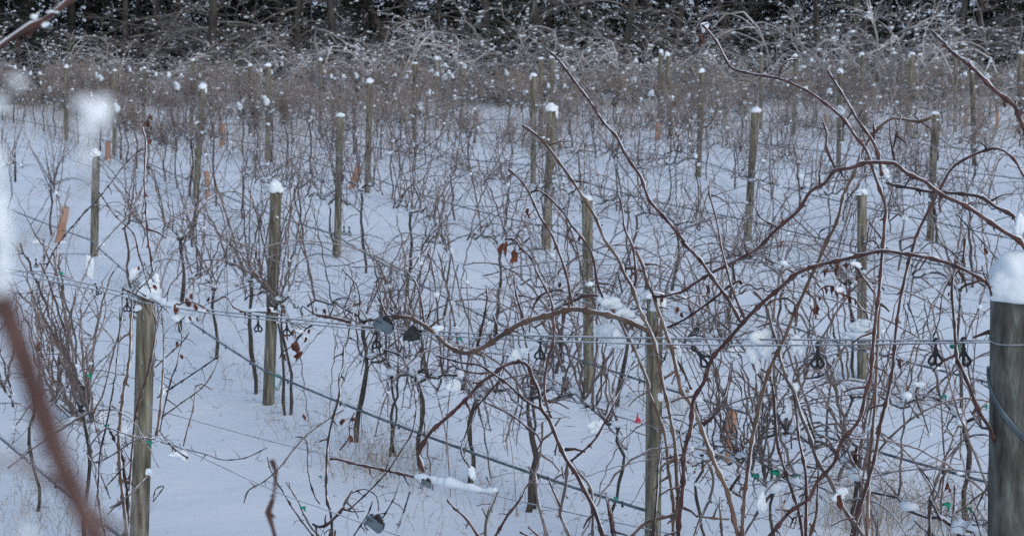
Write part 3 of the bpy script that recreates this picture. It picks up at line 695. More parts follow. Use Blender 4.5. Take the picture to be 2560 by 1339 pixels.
# --- the fan right of centre
re_, oe = hvine('dense fan of tan and red canes crossing in front of the pale middle post', 1690, 1690, 1470, 34)
for s, w_, mt, dz in [
 ('B 1530,365 1620,440 1740,600 1870,770 1960,910 2060,1020 2130,1160 2240,1320 E 2300,160 2430,310 2560,470 F 20,480 150,610 240,740 370,920 450,1070', 8.2, 'r', -.2),
 ('B 1360,935 1475,1015 1560,1110 1640,1220 1720,1330 E 1840,190 1910,310 1970,460 2070,600 2110,700 2170,800 Q 480,300 560,480 690,760 760,1080 K 560,20 600,180 640,400 665,560 675,800 690,960 680,1150 700,1380', 9.5, 't', -.14),
 ('E 2070,110 2105,250 2120,380 2180,520 2200,700 2195,790 2170,815', 7, 'r', -.12), ('E 2200,540 2250,640 2290,790 2330,860 2360,960 2410,1100 2440,1190 2480,1310 K 720,60 780,140 850,270 900,400 960,560 1010,690 1080,840 1120,930 1160,1080 1200,1250 1230,1380', 11.5, 't', -.06),
 ('Q 140,370 250,520 320,660 440,880 540,1110 630,1339 K 430,60 500,230 560,400 590,560 600,720 630,900 650,1100 645,1380', 9, 't', -.02),
 ('Q 690,760 740,640 760,490', 7, 'r', -.12), ('Q 760,1080 830,1020 860,900 840,760', 3.5, 'd', -.14), ('K 1130,-10 1100,90 1030,250 900,350', 5.8, 'r', -.1), ('K 540,490 530,640 510,800 510,960 490,1110 470,1380', 6, 'd', -.2),
 ('K 270,1360 400,1220 560,1170 640,1150', 6.5, 't', -.1), ('K 860,1160 1000,1180 1140,1190', 6, 't', -.05), ('K 960,700 1000,820 980,980 900,1160 820,1380', 8.4, 'g', .04), ('K 780,200 710,420 735,600 760,760', 5.4, 'r', -.1),
 ('K 1060,1000 1060,1100 1080,1380', 6.5, 't', -.16), ('K 50,960 70,1080 120,1380', 5.6, 'r', -.18), ('K 1240,800 1150,930', 5.4, 'd', -.06), ('K 560,660 720,620', 5, 'r', -.22), ('E 2330,870 2390,880 2480,860 2560,840', 6, 'r', -.1),
 ('Q 840,620 1060,520 1230,410 1450,250 1660,80 1800,0', 6.6, 'r', -.05), ('Q 1340,1339 1390,1180 1460,980', 6, 'r', -.1), ('Q 700,170 870,200 1020,260 1060,300 1140,330 1200,400', 2.2, 'd', -.12),
 ('E 2320,770 2330,850 2390,1000', 4, 'd', -.06), ('F 230,0 220,120 270,300 310,520 345,660 380,800 430,930 480,1040', 6, 'r', -.12), ('F 330,520 390,560 440,580 470,510', 4, 'r', -.1), ('F 570,265 620,310 720,365', 4.5, 'r', -.18), ('F 560,610 570,600 550,630', 3, 'd', -.1),
 ('E 2070,650 2080,760 2100,850', 4.4, 'd', -.1), ('Q 960,970 1050,1130 1150,1339 K 850,170 880,300', 6, 'd', .02), ('K 740,600 700,700 720,870 690,1200', 4, 'd', -.05)]:
    hcane(re_, oe, s, w_*.74, w_, mt, dz=dz, frost=1, tend=.34)
for x, y, s_ in ((1957, 607, 16), (1765, 716, 24), (1774, 728, 14), (1850, 703, 13), (1695, 772, 16), (1703, 785, 13), (1655, 746, 14), (1722, 775, 11), (1735, 1178, 10)): hleaf(re_, oe, x, y, s_, -.1)
for x, y, a, b in ((1640, 750, 12, 30), (1650, 990, 10, 12), (1690, 870, 14, 24), (1680, 910, 12, 34), (1728, 985, 16, 16), (1708, 1010, 14, 24), (1748, 998, 12, 10), (1640, 765, 18, 14), (1710, 1120, 30, 10)): hsnow(re_, oe, x, y, a, b, .0)
# --- the big arches on the right
rf, of_ = hvine('great arching vine on the right with long cane reaching up to a leaf tip', 2000, 2000, 1500, 36)
for s, w_, mt, dz in [
 ('C 170,190 230,255 290,340 345,450 395,510 525,550 735,585 870,640 1000,710 1200,870 1310,1020 1385,1110 1420,1210 1460,1330 F 1530,210 1525,300 1515,450 1505,560 1495,690 1480,850 1450,1100 1430,1339 I 1420,150 1380,280 1330,480 1200,640 1150,790 1020,940 960,1060 820,1155 690,1310 600,1400', 9.4, 'r', -.18),
 ('C 1095,520 1230,735 1320,890 1440,1060 1480,1180 1500,1300', 8, 'r', -.14), ('C 1055,875 1095,1000 1090,1110 1120,1180 1160,1260', 6.4, 'r', -.1), ('C 1437,855 1445,960 1440,1060', 5.5, 'd', -.12),
 ('C 1880,870 1780,905 1650,885 1580,880 1510,925 1460,970 1390,1060 1355,1120 1320,1220 1270,1339 F 1220,120 1170,320 1090,480 1030,620 980,720 900,900 850,1000 790,1160 I 660,120 K 1410,180 1380,320 1340,500 1310,730 1280,960 1260,1200 1255,1400', 9.6, 't', -.08),
 ('C 1885,970 1790,905', 5, 'r', -.08), ('C 1560,870 1570,1050 1600,1205', 5.4, 'r', -.1), ('C 1650,860 1610,1010 1590,1090', 5.8, 'r', -.1),
 ('N 1850,1210 F 2300,800 2270,770 2090,670 1880,600 1620,555 1480,545 1240,600 1020,650 870,710 740,820 610,930 500,1040 370,1190 240,1339 I 180,190 100,330 K 800,380 740,620 735,860 700,1200 690,1400', 11, 'r', -.28),
 ('F 0,855 210,720 440,600 580,520 720,380 880,240 970,100 1075,40 C 1150,1270 1270,1250 1385,1210 1530,1210 1600,1215 1690,1290 1800,1339 F 1830,30 1940,120 2130,210 2340,350 2430,410 2520,460 2570,530', 10.4, 'r', -.22),
 ('C 2570,1330 2530,1260 2480,1180 2365,1105 2200,1145 2035,1240 1970,1339 F 1920,110 1780,380 1730,530 1700,630 1650,850 1610,1100 1590,1339 I 1560,230 1510,440 1480,560 1450,750 1380,1000 1320,1200 1290,1400', 8.6, 'r', -.05),
 ('C 735,585 755,500 800,450 875,445', 5, 'r', -.16), ('C 345,450 400,420', 4, 'r', -.16), ('C 755,500 695,500', 2.6, 'r', -.16), ('C 170,190 235,160', 3, 'd', -.18), ('C 1320,880 1360,820', 4, 'd', -.12),
 ('F 1495,690 1485,900 1475,1150 1465,1339 I 1455,300 1430,600 1405,900 1395,1400', 9, 't', .02),
 ('F 550,840 640,950 690,1130 740,1270 I 740,0 800,180 830,230 870,330 900,440 960,580 1000,720 1050,830 1110,910 1150,1000 1210,1120 1300,1250 1390,1370', 10.5, 'g', -.06),
 ('I 840,230 870,460 890,640 920,780 940,950 935,1339 930,1420', 9, 'r', -.1), ('I 670,150 700,300 715,560 730,680 790,880 850,1050 890,1180 920,1400', 8.2, 'r', .02), ('I 690,60 780,160 830,240', 7, 't', .0),
 ('I 1030,850 1020,1100 1010,1200 960,1360', 7.4, 't', -.02), ('I 920,400 985,560 1000,620', 6, 'd', -.04), ('F 780,900 800,980 850,1020', 5, 'r', -.1), ('F 640,950 700,905 800,895 850,930 870,1010 860,1100', 6.4, 't', -.1),
 ('I 1000,610 1090,610 1160,720', 4.5, 'r', -.08), ('I 880,590 830,590 830,690', 4, 'r', -.1), ('I 790,560 840,590', 4, 'r', -.1), ('I 1210,640 1170,580', 5, 'd', -.16), ('I 1180,770 1250,690 1320,540', 3.4, 'd', -.1),
 ('I 590,90 640,120', 6, 'r', -.05), ('I 520,640 450,590 470,700', 4.4, 'r', -.1), ('I 360,1000 440,890', 5.5, 'd', -.1), ('I 460,1050 390,1010', 5, 'r', -.1), ('I 380,70 340,290 240,460 175,520', 6, 'r', -.12),
 ('F 1355,490 1440,465 1480,520', 4, 'd', -.15), ('F 1540,35 1610,190', 2.4, 'd', -.1), ('F 1560,320 1630,260', 5, 'r', -.16), ('F 1410,330 1500,450', 5, 'r', -.1), ('F 1640,545 1750,485', 4, 'r', -.1), ('F 1030,460 1050,390 1170,340', 3.2, 'd', -.1),
 ('F 570,1110 660,1080', 4.5, 'r', -.1), ('F 805,675 860,710', 5, 'r', -.3), ('F 1340,40 1230,180', 3, 'd', .0), ('I 1420,320 1360,300', 5, 'd', -.1), ('I 820,1270 850,1200 910,1190', 5, 'd', -.1), ('I 1330,480 1260,480', 4.5, 'd', -.14)]:
    hcane(rf, of_, s, w_*.66, w_, mt, dz=dz, frost=1, tend=.3)
for x, y, s_ in ((1757, 90, 22), (1752, 106, 17), (1960, 1250, 8), (2103, 1243, 24), (2098, 1258, 18)): hleaf(rf, of_, x, y, s_, -.14)
for x, y, a, b in ((1762, 66, 12, 14), (2200, 413, 20, 17), (2212, 432, 14, 16), (2003, 440, 8, 8), (2130, 640, 16, 8), (1900, 850, 36, 34), (1885, 880, 26, 30), (1920, 880, 22, 26), (1895, 915, 10, 20), (2150, 815, 34, 22), (2150, 838, 48, 10), (1985, 968, 14, 18), (1972, 1020, 10, 34), (2100, 1235, 22, 20), (1905, 1258, 14, 36), (1990, 860, 18, 30)):
    hsnow(rf, of_, x, y, a, b, -.03 if x < 2140 or x > 2160 else .15, depth=.5)
# curling tendril on the big arch
m = MB(); T = catmull([W(x, y, zrow0(x)-.25)-of_ for x, y in pxs('F 735,825 690,830 650,845 610,815 570,830 530,800 490,795 450,820 440,850 460,860 490,820')], .006)
m.tube(T, .0028, 5); m.build('tendril', 'cane_d', rf)
# --- vine beside the end post
rg_, og = hvine('red vine at right edge beside the big end post, canes leaning in from outside', 2440, 2470, 1650, 34)
for s, w_, mt, dz in [
 ('C 1870,230 1940,300 2040,400 2170,500 2340,670 2490,790 2520,870 2580,1000', 10.5, 'r', -.3), ('C 2490,790 2500,750', 6, 'd', -.3),
 ('F 1540,35 1600,55 1750,80 1850,100 2130,120 2260,150 2340,210 2480,280 2530,380 2580,430', 9, 'd', -.12),
 ('F 2125,455 2100,640 2040,720 2025,850 2040,1050 2060,1339 I 2090,80 2150,220 2230,420 2300,530 2340,640', 9, 'r', -.12),
 ('F 2080,1040 2030,1060', 5, 'r', -.12), ('I 2160,410 2200,450 2240,430', 4.5, 'r', -.12), ('N 1710,700 1760,870 1830,1050 1870,1210', 5.5, 'r', -.35), ('F 2180,1185 2290,1145 2400,1100', 8, 't', .05),
 ('I 1780,830 1850,920 1930,1050', 4, 'd', .2), ('I 2290,990 2180,1070 2060,1160', 5, 't', .1), ('I 2290,960 2230,1080 2100,1339', 4.4, 't', .12), ('I 2040,960 2035,1140 2000,1339', 4, 'r', .1), ('I 1860,1040 1855,1339', 8, 'd', .2), ('I 2150,1130 2200,1200 2240,1339', 4.6, 'd', .1), ('I 1860,1060 1940,1220', 7, 'd', .2), ('I 1745,1225 1800,1280 1900,1339', 4, 'd', .2),
 ('F 1900,470 2040,560 2090,620', 3.6, 'd', .1), ('F 2060,270 2300,530 2400,640', 3.2, 'd', .2), ('F 1990,790 1950,880 1930,1050 1880,1190', 3.4, 'd', .0), ('F 1690,930 1740,1050 1780,1180', 3.6, 'd', .1), ('F 1660,940 1700,1060 1720,1160', 3, 'd', .1)]:
    hcane(rg_, og, s, w_*.8, w_, mt, dz=dz, frost=1, tend=.2)
for x, y, s_ in ((2368, 708, 13), (2374, 735, 11), (2252, 903, 20), (2367, 1210, 17), (2372, 1222, 12)): hleaf(rg_, og, x, y, s_, -.05)
for x, y, a, b in ((2550, 560, 20, 34), (2528, 588, 18, 9), (2300, 960, 18, 8)): hsnow(rg_, og, x, y, a, b, -.1)

# --- leafy withered shoots arching behind the right fan (second-row vine tops)
for (s, leaves, lab) in [('F 1010,1000 1010,880 1050,820 1120,800 1180,850 1260,880 1300,900 1340,960 1390,1010 1400,1060',
     [(2030, 775, 17), (2045, 740, 17), (2062, 722, 15), (2078, 718, 15), (2092, 728, 15), (2108, 735, 14), (2120, 728, 14), (2128, 745, 17), (2043, 766, 16), (2043, 772, 20), (2042, 790, 11), (2136, 752, 12)], 'drooping withered shoot of small red leaves arching before a right-hand post'),
    ('F 1070,690 1130,690 1200,650 1260,640 1310,660 1350,720 1400,790 1450,860',
     [(2068, 678, 17), (2086, 675, 15), (2098, 664, 13), (2116, 661, 14), (2140, 692, 13), (2136, 668, 10)], 'short withered shoot with dull red leaves just under the great arching cane')]:
    pp = pxs(s); o0 = W(pp[-1][0], pp[-1][1], 10.4)
    root = thing('grapevine_shoot', o0, lab, 'vine shoot')
    hcane(root, o0, s, 4, 5, 'r', z=10.4, tend=.5, frost=1.2)
    for x, y, s_ in leaves: hleaf(root, o0, x, y, s_*1.1, 0, z=10.38)
    hsnow(root, o0, pp[4][0], pp[4][1]-6, 16, 10, z=10.4)
    # it grows from the second row: carry the shoot down to the snow
    b = Vector((o0.x+.02, o0.y+.1, ground(o0.x, o0.y+.1)-.05)); m = MB()
    P = grow(Vector((0, 0, 0)), Vector((.1, .1, -1)), 0.1, rng); P = [Vector((0, 0, 0)).lerp(b-o0, i/10)+Vector((.02*math.sin(i), .02*math.cos(i*1.3), 0))*(i > 0) for i in range(11)]
    m.tube(P, .0055, 5); m.build('cane', 'cane_g', root)

# ------------------------------------------------------------------ blurred canes close to the camera
def near_vine(label, z, gx, canes, blobs, leaves=()):
    b = W(gx, 1500, z); b.z = ground(b.x, b.y)
    root = thing('grapevine', b, label, 'grapevine', 'blurred vines close to the camera')
    for s, w_, mt, fr in canes: hcane(root, b, s, w_*.9, w_, mt, z=z, frost=fr, tend=0, step=.01 if z < 2 else .02, nodes=z > 2)
    for x, y, a, c, dz in blobs: hsnow(root, b, x, y, a, c, z=z, dz=dz, amp=.35)
    for x, y, s_ in leaves: hleaf(root, b, x, y, s_, 0, z=z)
    return root
zb = .78
near_vine('big blurred red-brown cane close to the lens at lower left, white with snow above', zb, 330,
  [('P -70,420 -40,600 0,740 40,850 80,960 130,1100 180,1220 240,1345 330,1600 330,2600', 70, 'b', .4), ('P -60,1130 0,1148 70,1170 140,1212', 22, 'b', .6), ('P 40,1085 55,1125 70,1168', 12, 'r', .6), ('P 150,1060 110,1110 75,1165', 10, 'r', .5),
   ('P 180,1220 250,1285 310,1325 400,1400', 20, 'r', .6), ('P 320,1320 340,1285 368,1250', 18, 'r', .9), ('P 30,1339 60,1300 50,1260', 14, 'g', 1), ('P 220,480 216,380 222,300', 12, 'g', 1.2), ('P -20,700 60,610 160,530 218,440', 7, 'g', 1)],
  [(-2, 540, 32, 85, -.02), (-10, 420, 28, 75, 0), (8, 660, 30, 75, -.02), (0, 715, 24, 24, -.02), (238, 280, 44, 40, 0), (208, 258, 34, 20, 0), (216, 400, 13, 50, 0), (216, 330, 16, 30, 0), (45, 205, 22, 18, 0), (0, 255, 26, 20, 0), (75, 330, 16, 10, 0), (70, 1330, 30, 12, 0)])
near_vine('single thin slightly blurred shoot with knobby nodes rising from the bottom edge', 3.3, 690,
  [('P 680,1148 690,1180 686,1235 670,1280 682,1320 690,1350 700,1500 720,2300', 11, 'r', .5)], [])
near_vine('blurred frosted cane slanting across the top left corner with a red bud', 3.6, -160,
  [('P 190,-12 150,20 112,50 80,66 40,88 0,116 -60,160 -140,400 -160,1300 -160,2300', 15, 'r', 1.1)], [(112, 62, 14, 8, 0), (85, 42, 12, 9, 0), (130, 30, 20, 6, 0)], [(76, 82, 18), (92, 62, 15)])

# ------------------------------------------------------------------ clips, tensioners, ties, grow tubes
def clip(x, y, s, tilt, label, z=None, dz=-.05):
    zz = (z or zrow0(x))+dz; root = thing('wire_clip', W(x, y, zz), label, 'wire clip', 'black plastic wire clips')
    root.rotation_euler = (0, tilt, 0); k = s*zz/F; r = k*.10; V = lambda a, b: Vector((a*k, 0, -b*k))
    m = MB(); m.tube(catmull([V(.02, .42), V(-.13, .2), V(-.12, -.05), V(.05, -.1), V(.13, .08), V(.02, .16)], k*.08), r*1.1, 5); m.build('hook', 'black', root)
    m = MB(); m.tube([V(0, .12), V(0, .5), V(0, .62), V(0, 1.35), V(0, 1.72)], [r*1.1, r*1.0, r*1.7, r*1.2, r*.9], 6)
    m.tube([V(-.16, .68), V(0, .58), V(.16, .68)], [r*.4, r*1.1, r*.4], 5); m.build('stem', 'black', root)
    for sg in (-1, 1):
        m = MB(); m.tube(catmull([V(0, .72), V(sg*.2, 1.1), V(sg*.46, 1.45), V(sg*.46, 1.68), V(sg*.22, 1.82), V(0, 1.72)], k*.1), r*1.05, 5)
        m.tube([V(sg*.3, 1.76), V(sg*.33, 2.0)], [r*.9, r*.5], 5); m.build('loop', 'black', root)
CL = [(645, 792, 20, 0, 'first from left before the greenish post'), (717, 802, 20, 0, 'second from left beside the red leaf cluster'), (942, 830, 22, .02, 'hanging under the grey tensioner plate'),
      (1352, 850, 26, .06, 'hanging near the middle of the paired wires'), (1733, 868, 32, -.75, 'swung askew right of the pale middle post'), (2045, 860, 32, 0, 'hanging alone left of the twin pair by the end post'),
      (2340, 850, 34, 0, 'left one of the twin pair beside the end post'), (2410, 848, 36, 0, 'right one of the twin pair beside the end post'), (318, 745, 18, .05, 'dangling just left of the left post top'), (338, 752, 16, .1, 'half hidden right beside the left post top'), (238, 710, 15, -.35, 'tilted, left of the snow column at far left')]
for x, y, s, t, d in CL: clip(x, y, s, t, 'black plastic wire clip '+d)
for x, y, s, z, d in [(860, 567, 11, 19.6, 'left of a small pair on the wire beyond the greenish post'), (873, 568, 11, 19.5, 'right of a small pair on the wire beyond the greenish post'), (1746, 808, 14, 12.4, 'small and far, behind the crossing canes right of centre'), (1125, 826, 12, 9.3, 'tiny, stuck in frost on the wire above the arched cane'), (90, 648, 11, 11.2, 'small, among thin canes at far left')]:
    clip(x, y, s, 0, 'black plastic wire clip '+d, z, 0)

def tensioner(x, y, s, rot, label, dark=False):
    zz = zrow0(x)-.12; root = thing('wire_tensioner', W(x, y, zz), label, 'tensioner', 'wire tensioners'); k = s*zz/F
    root.rotation_euler = rot
    mt = 'gear' if dark else 'steel'
    for sy in (-1, 1):
        bm = bmesh.new()                        # plate with clipped corners
        pts = [(-.5, .34), (-.34, .45), (.5, .12), (.5, -.3), (.32, -.42), (-.5, -.12)]
        vs = [bm.verts.new((a*k, sy*.17*k-.02*k, b*k)) for a, b in pts]; vt = [bm.verts.new((a*k, sy*.17*k+.02*k, b*k)) for a, b in pts]
        bm.faces.new(vs); bm.faces.new(list(reversed(vt)))
        for i in range(6): bm.faces.new((vs[i], vt[i], vt[(i+1) % 6], vs[(i+1) % 6]))
        bmesh.ops.recalc_face_normals(bm, faces=bm.faces)
        me = bpy.data.meshes.new('plate'); bm.to_mesh(me); bm.free(); me.materials.append(M[mt]); pl = link('plate', me, root)
        for hx, hz in ((-.38, .2), (-.2, .17)):  # dark discs stand in for the shade inside the plate's holes
            m = MB(); m.tube([Vector((hx*k, sy*.17*k-.035*k, hz*k)), Vector((hx*k, sy*.17*k+.035*k, hz*k))], .055*k, 10); m.build('hole_shade', 'gear', pl)
    m = MB(); n = 18                            # toothed ratchet wheel between the plates
    for layer in (-.09, .09):
        for j in range(n*2):
            a = math.pi*j/n; r = (.33 if j % 2 else .26)*k
            m.v.append(Vector((.1*k+r*math.cos(a), layer*k, .27*k+r*math.sin(a))))
    m.f.append(tuple(range(n*2-1, -1, -1))); m.f.append(tuple(range(n*2, n*4)))
    for j in range(n*2): q = (j+1) % (n*2); m.f.append((j, q, n*2+q, n*2+j))
    m.build('ratchet_wheel', 'gear', root, False)
    m = MB(); m.tube([Vector((-.5*k, 0, .05*k)), Vector((-.62*k, 0, -.2*k)), Vector((-.48*k, 0, -.42*k)), Vector((-.3*k, 0, -.5*k))], .05*k, 6); m.build('wire_end', 'steel', root)
tensioner(962, 812, 46, (.15, .18, -.35), 'grey zinc wire tensioner with two dark discs for holes clamped on the paired wires')
tensioner(1032, 838, 42, (.3, -.1, 2.6), 'dark toothed wire tensioner hanging right of the grey plate', True)
tensioner(938, 1308, 46, (.1, .25, -.3), 'grey tensioner with dark toothed wheel at the bottom edge')
tensioner(1066, 1208, 26, (.2, .1, .2), 'small tensioner under the snowy low cane right of the bottom one')

GT = [(222, 937, 12, 9.9, 'on the thin wire among the left fan canes'), (268, 1062, 9, 10.4, 'at the knot of canes left of the front post'), (757, 1268, 13, 9.4, 'on the low wire at bottom left of centre'), (152, 682, 10, 10.6, 'high among thin canes at far left'),
      (1540, 1244, 10, 11.2, 'round the small dark trunk right of centre'), (1937, 1180, 22, 11, 'round the stubby dark trunk below the right fan'), (1888, 1188, 18, 11.05, 'left of the stubby dark trunk'), (1985, 1187, 14, 11, 'on the thin wire right of the stubby trunk'), (1996, 1187, 11, 11, 'last on the thin wire by the red diagonal cane'),
      (2387, 866, 22, 7.5, 'between the twin black clips'), (2360, 990, 12, 13, 'on a far cordon left of the end post'), (2462, 1015, 13, 12.5, 'close to the end post edge'), (2366, 1260, 18, 10, 'low beside the end post among dry grass'), (2422, 1270, 14, 9.8, 'lowest beside the end post'), (1148, 846, 10, 9.2, 'on the paired wire right of the tensioners'), (372, 1104, 14, 10.1, 'round the left post at low wire height'), (800, 1190, 8, 9.5, 'small, on the low wire under the dark vine')]
for x, y, s, z, d in GT:
    k = s*z/F; c = W(x, y, z); root = thing('tape_tie', c, 'bright green plastic tape tie '+d, 'tape tie', 'green tape ties')
    m = MB(); P = [Vector((k*.45*math.cos(a), k*.3*math.sin(a), k*.12*math.sin(2*a))) for a in [i*.7 for i in range(10)]]
    m.tube(P, [k*.2*rng.uniform(.8, 1.2) for _ in P], 5); m.build('knot', 'green', root)
    m = MB(); m.tube([Vector((0, 0, 0)), Vector((k*.35, -.002, -k*.35)), Vector((k*rng.uniform(.1, .7), -.004, -k*rng.uniform(.7, 1.1)))], [k*.14, k*.2, k*.09], 4); m.build('tail', 'green', root)
# green string loop under the drip tube by the greenish post
m = MB(); T = catmull([W(x, y, 16.2) for x, y in pxs('M 430,870 390,890 372,960 385,1010 420,1050 450,980 455,890 435,870')], .02); m.tube(T, .004, 4)
tag(m.build('string_loop', 'green'), 'thin green string loop hanging from the drip tube beside the greenish post', 'string')

def grow_tube(bx, by, h, wd, lean, label):
    p, z = hit(bx, by); r = wd/2*z/F; H = h*z/F+.06
    root = thing('grow_tube', p, label, 'grow tube', 'orange grow tubes'); root.rotation_euler = (0, lean, 0)
    m = MB(); n = 16; prof = [(1.12, -.06), (1.02, H*.15), (1.0, H*.5), (.98, H), (.86, H), (.88, H*.5), (.9, -.05)]
    for rr, zz in prof:
        for j in range(n): a = 2*math.pi*j/n; m.v.append(Vector((r*rr*math.cos(a)*(1+.04*math.sin(3*a+zz*9)), r*rr*math.sin(a), zz)))
    for i in range(len(prof)-1):
        for j in range(n): q = (j+1) % n; m.f.append((i*n+j, i*n+q, (i+1)*n+q, (i+1)*n+j))
    m.build('sleeve', 'orange', root)
    m = MB(); m.tube([Vector((0, 0, 0)), Vector((r*.2, 0, H*.6)), Vector((-r*.2, 0, H+.08)), Vector((r*.5, 0, H+.22))], [.006, .006, .005, .003], 5); m.build('young_vine', 'cane_g', root)
    m = MB(); m.blob(Vector((r*.9, -.3*r, .01)), r*1.3, r*1.1, r*.7, rng, 2, .4); m.build('snow_drift', 'clump', root)
for a in [(1825, 1152, 108, 27, .02, 'large orange grow tube in the snow beyond the crossing canes'), (147, 606, 80, 20, .22, 'leaning orange grow tube at far left behind thin canes'), (269, 402, 40, 14, .05, 'small orange grow tube left of the blurred snow clump'),
          (555, 368, 52, 13, .05, 'orange grow tube right of the second leaning post'), (519, 497, 60, 13, 0, 'orange grow tube beside the foot of a left-hand post'), (879, 474, 52, 17, .3, 'tilted orange grow tube between two centre-left posts'), (1645, 352, 50, 12, .0, 'orange grow tube right of centre in the far field'),
          (2062, 332, 40, 10, 0, 'dim orange grow tube deep in the right-hand tangle'), (2415, 318, 44, 9, 0, 'leftmost of the orange tubes in the far right tangle'), (2448, 322, 44, 9, 0, 'second of the orange tubes in the far right tangle'), (2492, 324, 46, 8, 0, 'thin orange tube right of the far pair'), (1690, 345, 36, 8, 0, 'short orange tube just behind the far right-centre post')]: grow_tube(*a)
p, z = hit(1595, 1056); root = thing('red_tag', p, 'small bright red plastic cone lying at the foot of a thin trunk', 'tag')
m = MB(); k = z/F
m.tube([Vector((0, 0, -.01)), Vector((0, 0, 7*k)), Vector((-1*k, 0, 12*k)), Vector((-1.5*k, 0, 24*k))], [8.5*k, 7*k, 3*k, 1.5*k], 10); m.build('cone', 'redp', root)
m = MB(); m.tube([Vector((0, 0, -.012)), Vector((0, 0, 2.5*k))], [9.5*k, 9*k], 10); m.build('rim', 'redp', root)
p, z = hit(38, 455); root = thing('stake', p, 'short dark metal stake standing in the snow at far left', 'stake')
m = MB(); k = z/F; m.tube([Vector((0, 0, -.1)), Vector((.01, 0, 40*k)), Vector((.0, 0, 68*k))], [3*k, 3*k, 2.8*k], 6); m.build('rod', 'stake', root)
m = MB(); m.box(Vector((0, -3*k, 50*k)), 7*k, 2.5*k, 5*k); m.build('lug', 'stake', root)

# ------------------------------------------------------------------ dry grass poking through the snow
rng = random.Random(3); g = MB()
def stalk(p, h, lean, th=.0022):
    P = [p+Vector((0, 0, -.03))]; d = Vector((lean.x, lean.y, 1)).normalized(); n = 6
    for i in range(n):
        d = (d+Vector((rng.gauss(0, .10), rng.gauss(0, .10), -.06*i*rng.random()))+lean*.12).normalized(); P.append(P[-1]+d*h/n)
    g.tube(P, [th*(1-.6*i/n) for i in range(n+1)], 3, False)
    if rng.random() < .45:
        for j in range(rng.randint(3, 7)):
            q = P[-1-rng.randrange(0, 3)]; e = Vector((rng.gauss(0, 1), rng.gauss(0, 1), rng.gauss(0, .5))).normalized()*rng.uniform(.012, .045)
            g.tube([q, q+e*.6, q+e+Vector((0, 0, -.008))], [.001, .0018, .0007], 3, False)
def tuft(px, py, n, spread, h):
    c, z = hit(px, py)
    for _ in range(n):
        x = c.x+rng.gauss(0, spread); y = c.y+rng.gauss(0, spread*1.3); stalk(Vector((x, y, ground(x, y))), h*rng.uniform(.4, 1.15), Vector((rng.gauss(0, .25), rng.gauss(0, .2), 0)))
for a in [(2150, 1300, 130, .22, .5), (2220, 1330, 90, .25, .4), (2060, 1339, 50, .3, .35), (2330, 1300, 70, .25, .45), (2420, 1339, 60, .2, .4), (900, 1180, 70, .2, .4), (960, 1160, 60, .2, .36), (1040, 1210, 50, .25, .3), (780, 1090, 24, .25, .3), (60, 1339, 34, .25, .34), (120, 1300, 24, .25, .34), (20, 1250, 24, .2, .3),
          (1290, 1290, 12, .3, .5), (1150, 1290, 26, .3, .35), (620, 960, 26, .18, .25), (770, 1010, 14, .3, .3), (1690, 1020, 40, .12, .22), (2270, 1010, 40, .12, .3), (700, 1040, 12, .3, .2), (560, 930, 20, .3, .25), (450, 800, 40, .4, .35), (1000, 640, 30, .3, .25), (340, 730, 60, .5, .4), (100, 620, 80, .8, .4), (1500, 700, 30, .5, .25)]: tuft(*a)
for r, k, n, p, z in PLACED:
    if z < 40:
        for _ in range(int(rng.uniform(4, 14))):
            x = p.x+rng.gauss(0, .3); y = p.y+rng.gauss(0, .35); stalk(Vector((x, y, ground(x, y))), rng.uniform(.08, .32), Vector((rng.gauss(0, .2), rng.gauss(0, .2), 0)), .0022)
    else:
        for _ in range(22):
            x = p.x+rng.gauss(0, .6); y = p.y+rng.gauss(0, .8); stalk(Vector((x, y, ground(x, y))), rng.uniform(.3, .9), Vector((rng.gauss(0, .25), rng.gauss(0, .25), 0)), .005)
kind(g.build('dry_grass', 'grass'), 'stuff')
g = MB()
for r, k, n, p, z in PLACED:
    if z < 30:
        for _ in range(16):
            x = p.x+rng.gauss(0, .5); y = p.y+rng.gauss(0, .6); a = rng.uniform(0, 6.28); L = rng.uniform(.008, .05)
            c = Vector((x, y, ground(x, y)+.004)); d = Vector((math.cos(a)*L, math.sin(a)*L, rng.uniform(0, .01))); g.tube([c-d, c, c+d], [.0015, .003, .0012], 3)
kind(g.build('bark_litter', 'trunk'), 'stuff')
# one tall seed stalk with a hanging leaf, right of centre
p, z = hit(1292, 1290); root = thing('grass_stalk', p, 'single tall pale grass stalk with drooping leaf standing in open snow at centre', 'grass')
m = MB(); P = [W(x, y, z)-p for x, y in ((1292, 1300), (1288, 1210), (1280, 1130), (1274, 1090), (1268, 1042))]; m.tube(P, [.003, .003, .0025, .002, .001], 4); m.build('stem', 'grass', root)
m = MB(); P = catmull([W(x, y, z)-p for x, y in ((1273, 1085), (1268, 1082), (1266, 1100), (1268, 1125), (1271, 1140))], .01); m.tube(P, [.001+.0045*math.sin(math.pi*i/(len(P)-1)) for i in range(len(P))], 4); m.build('blade', 'grass', root)

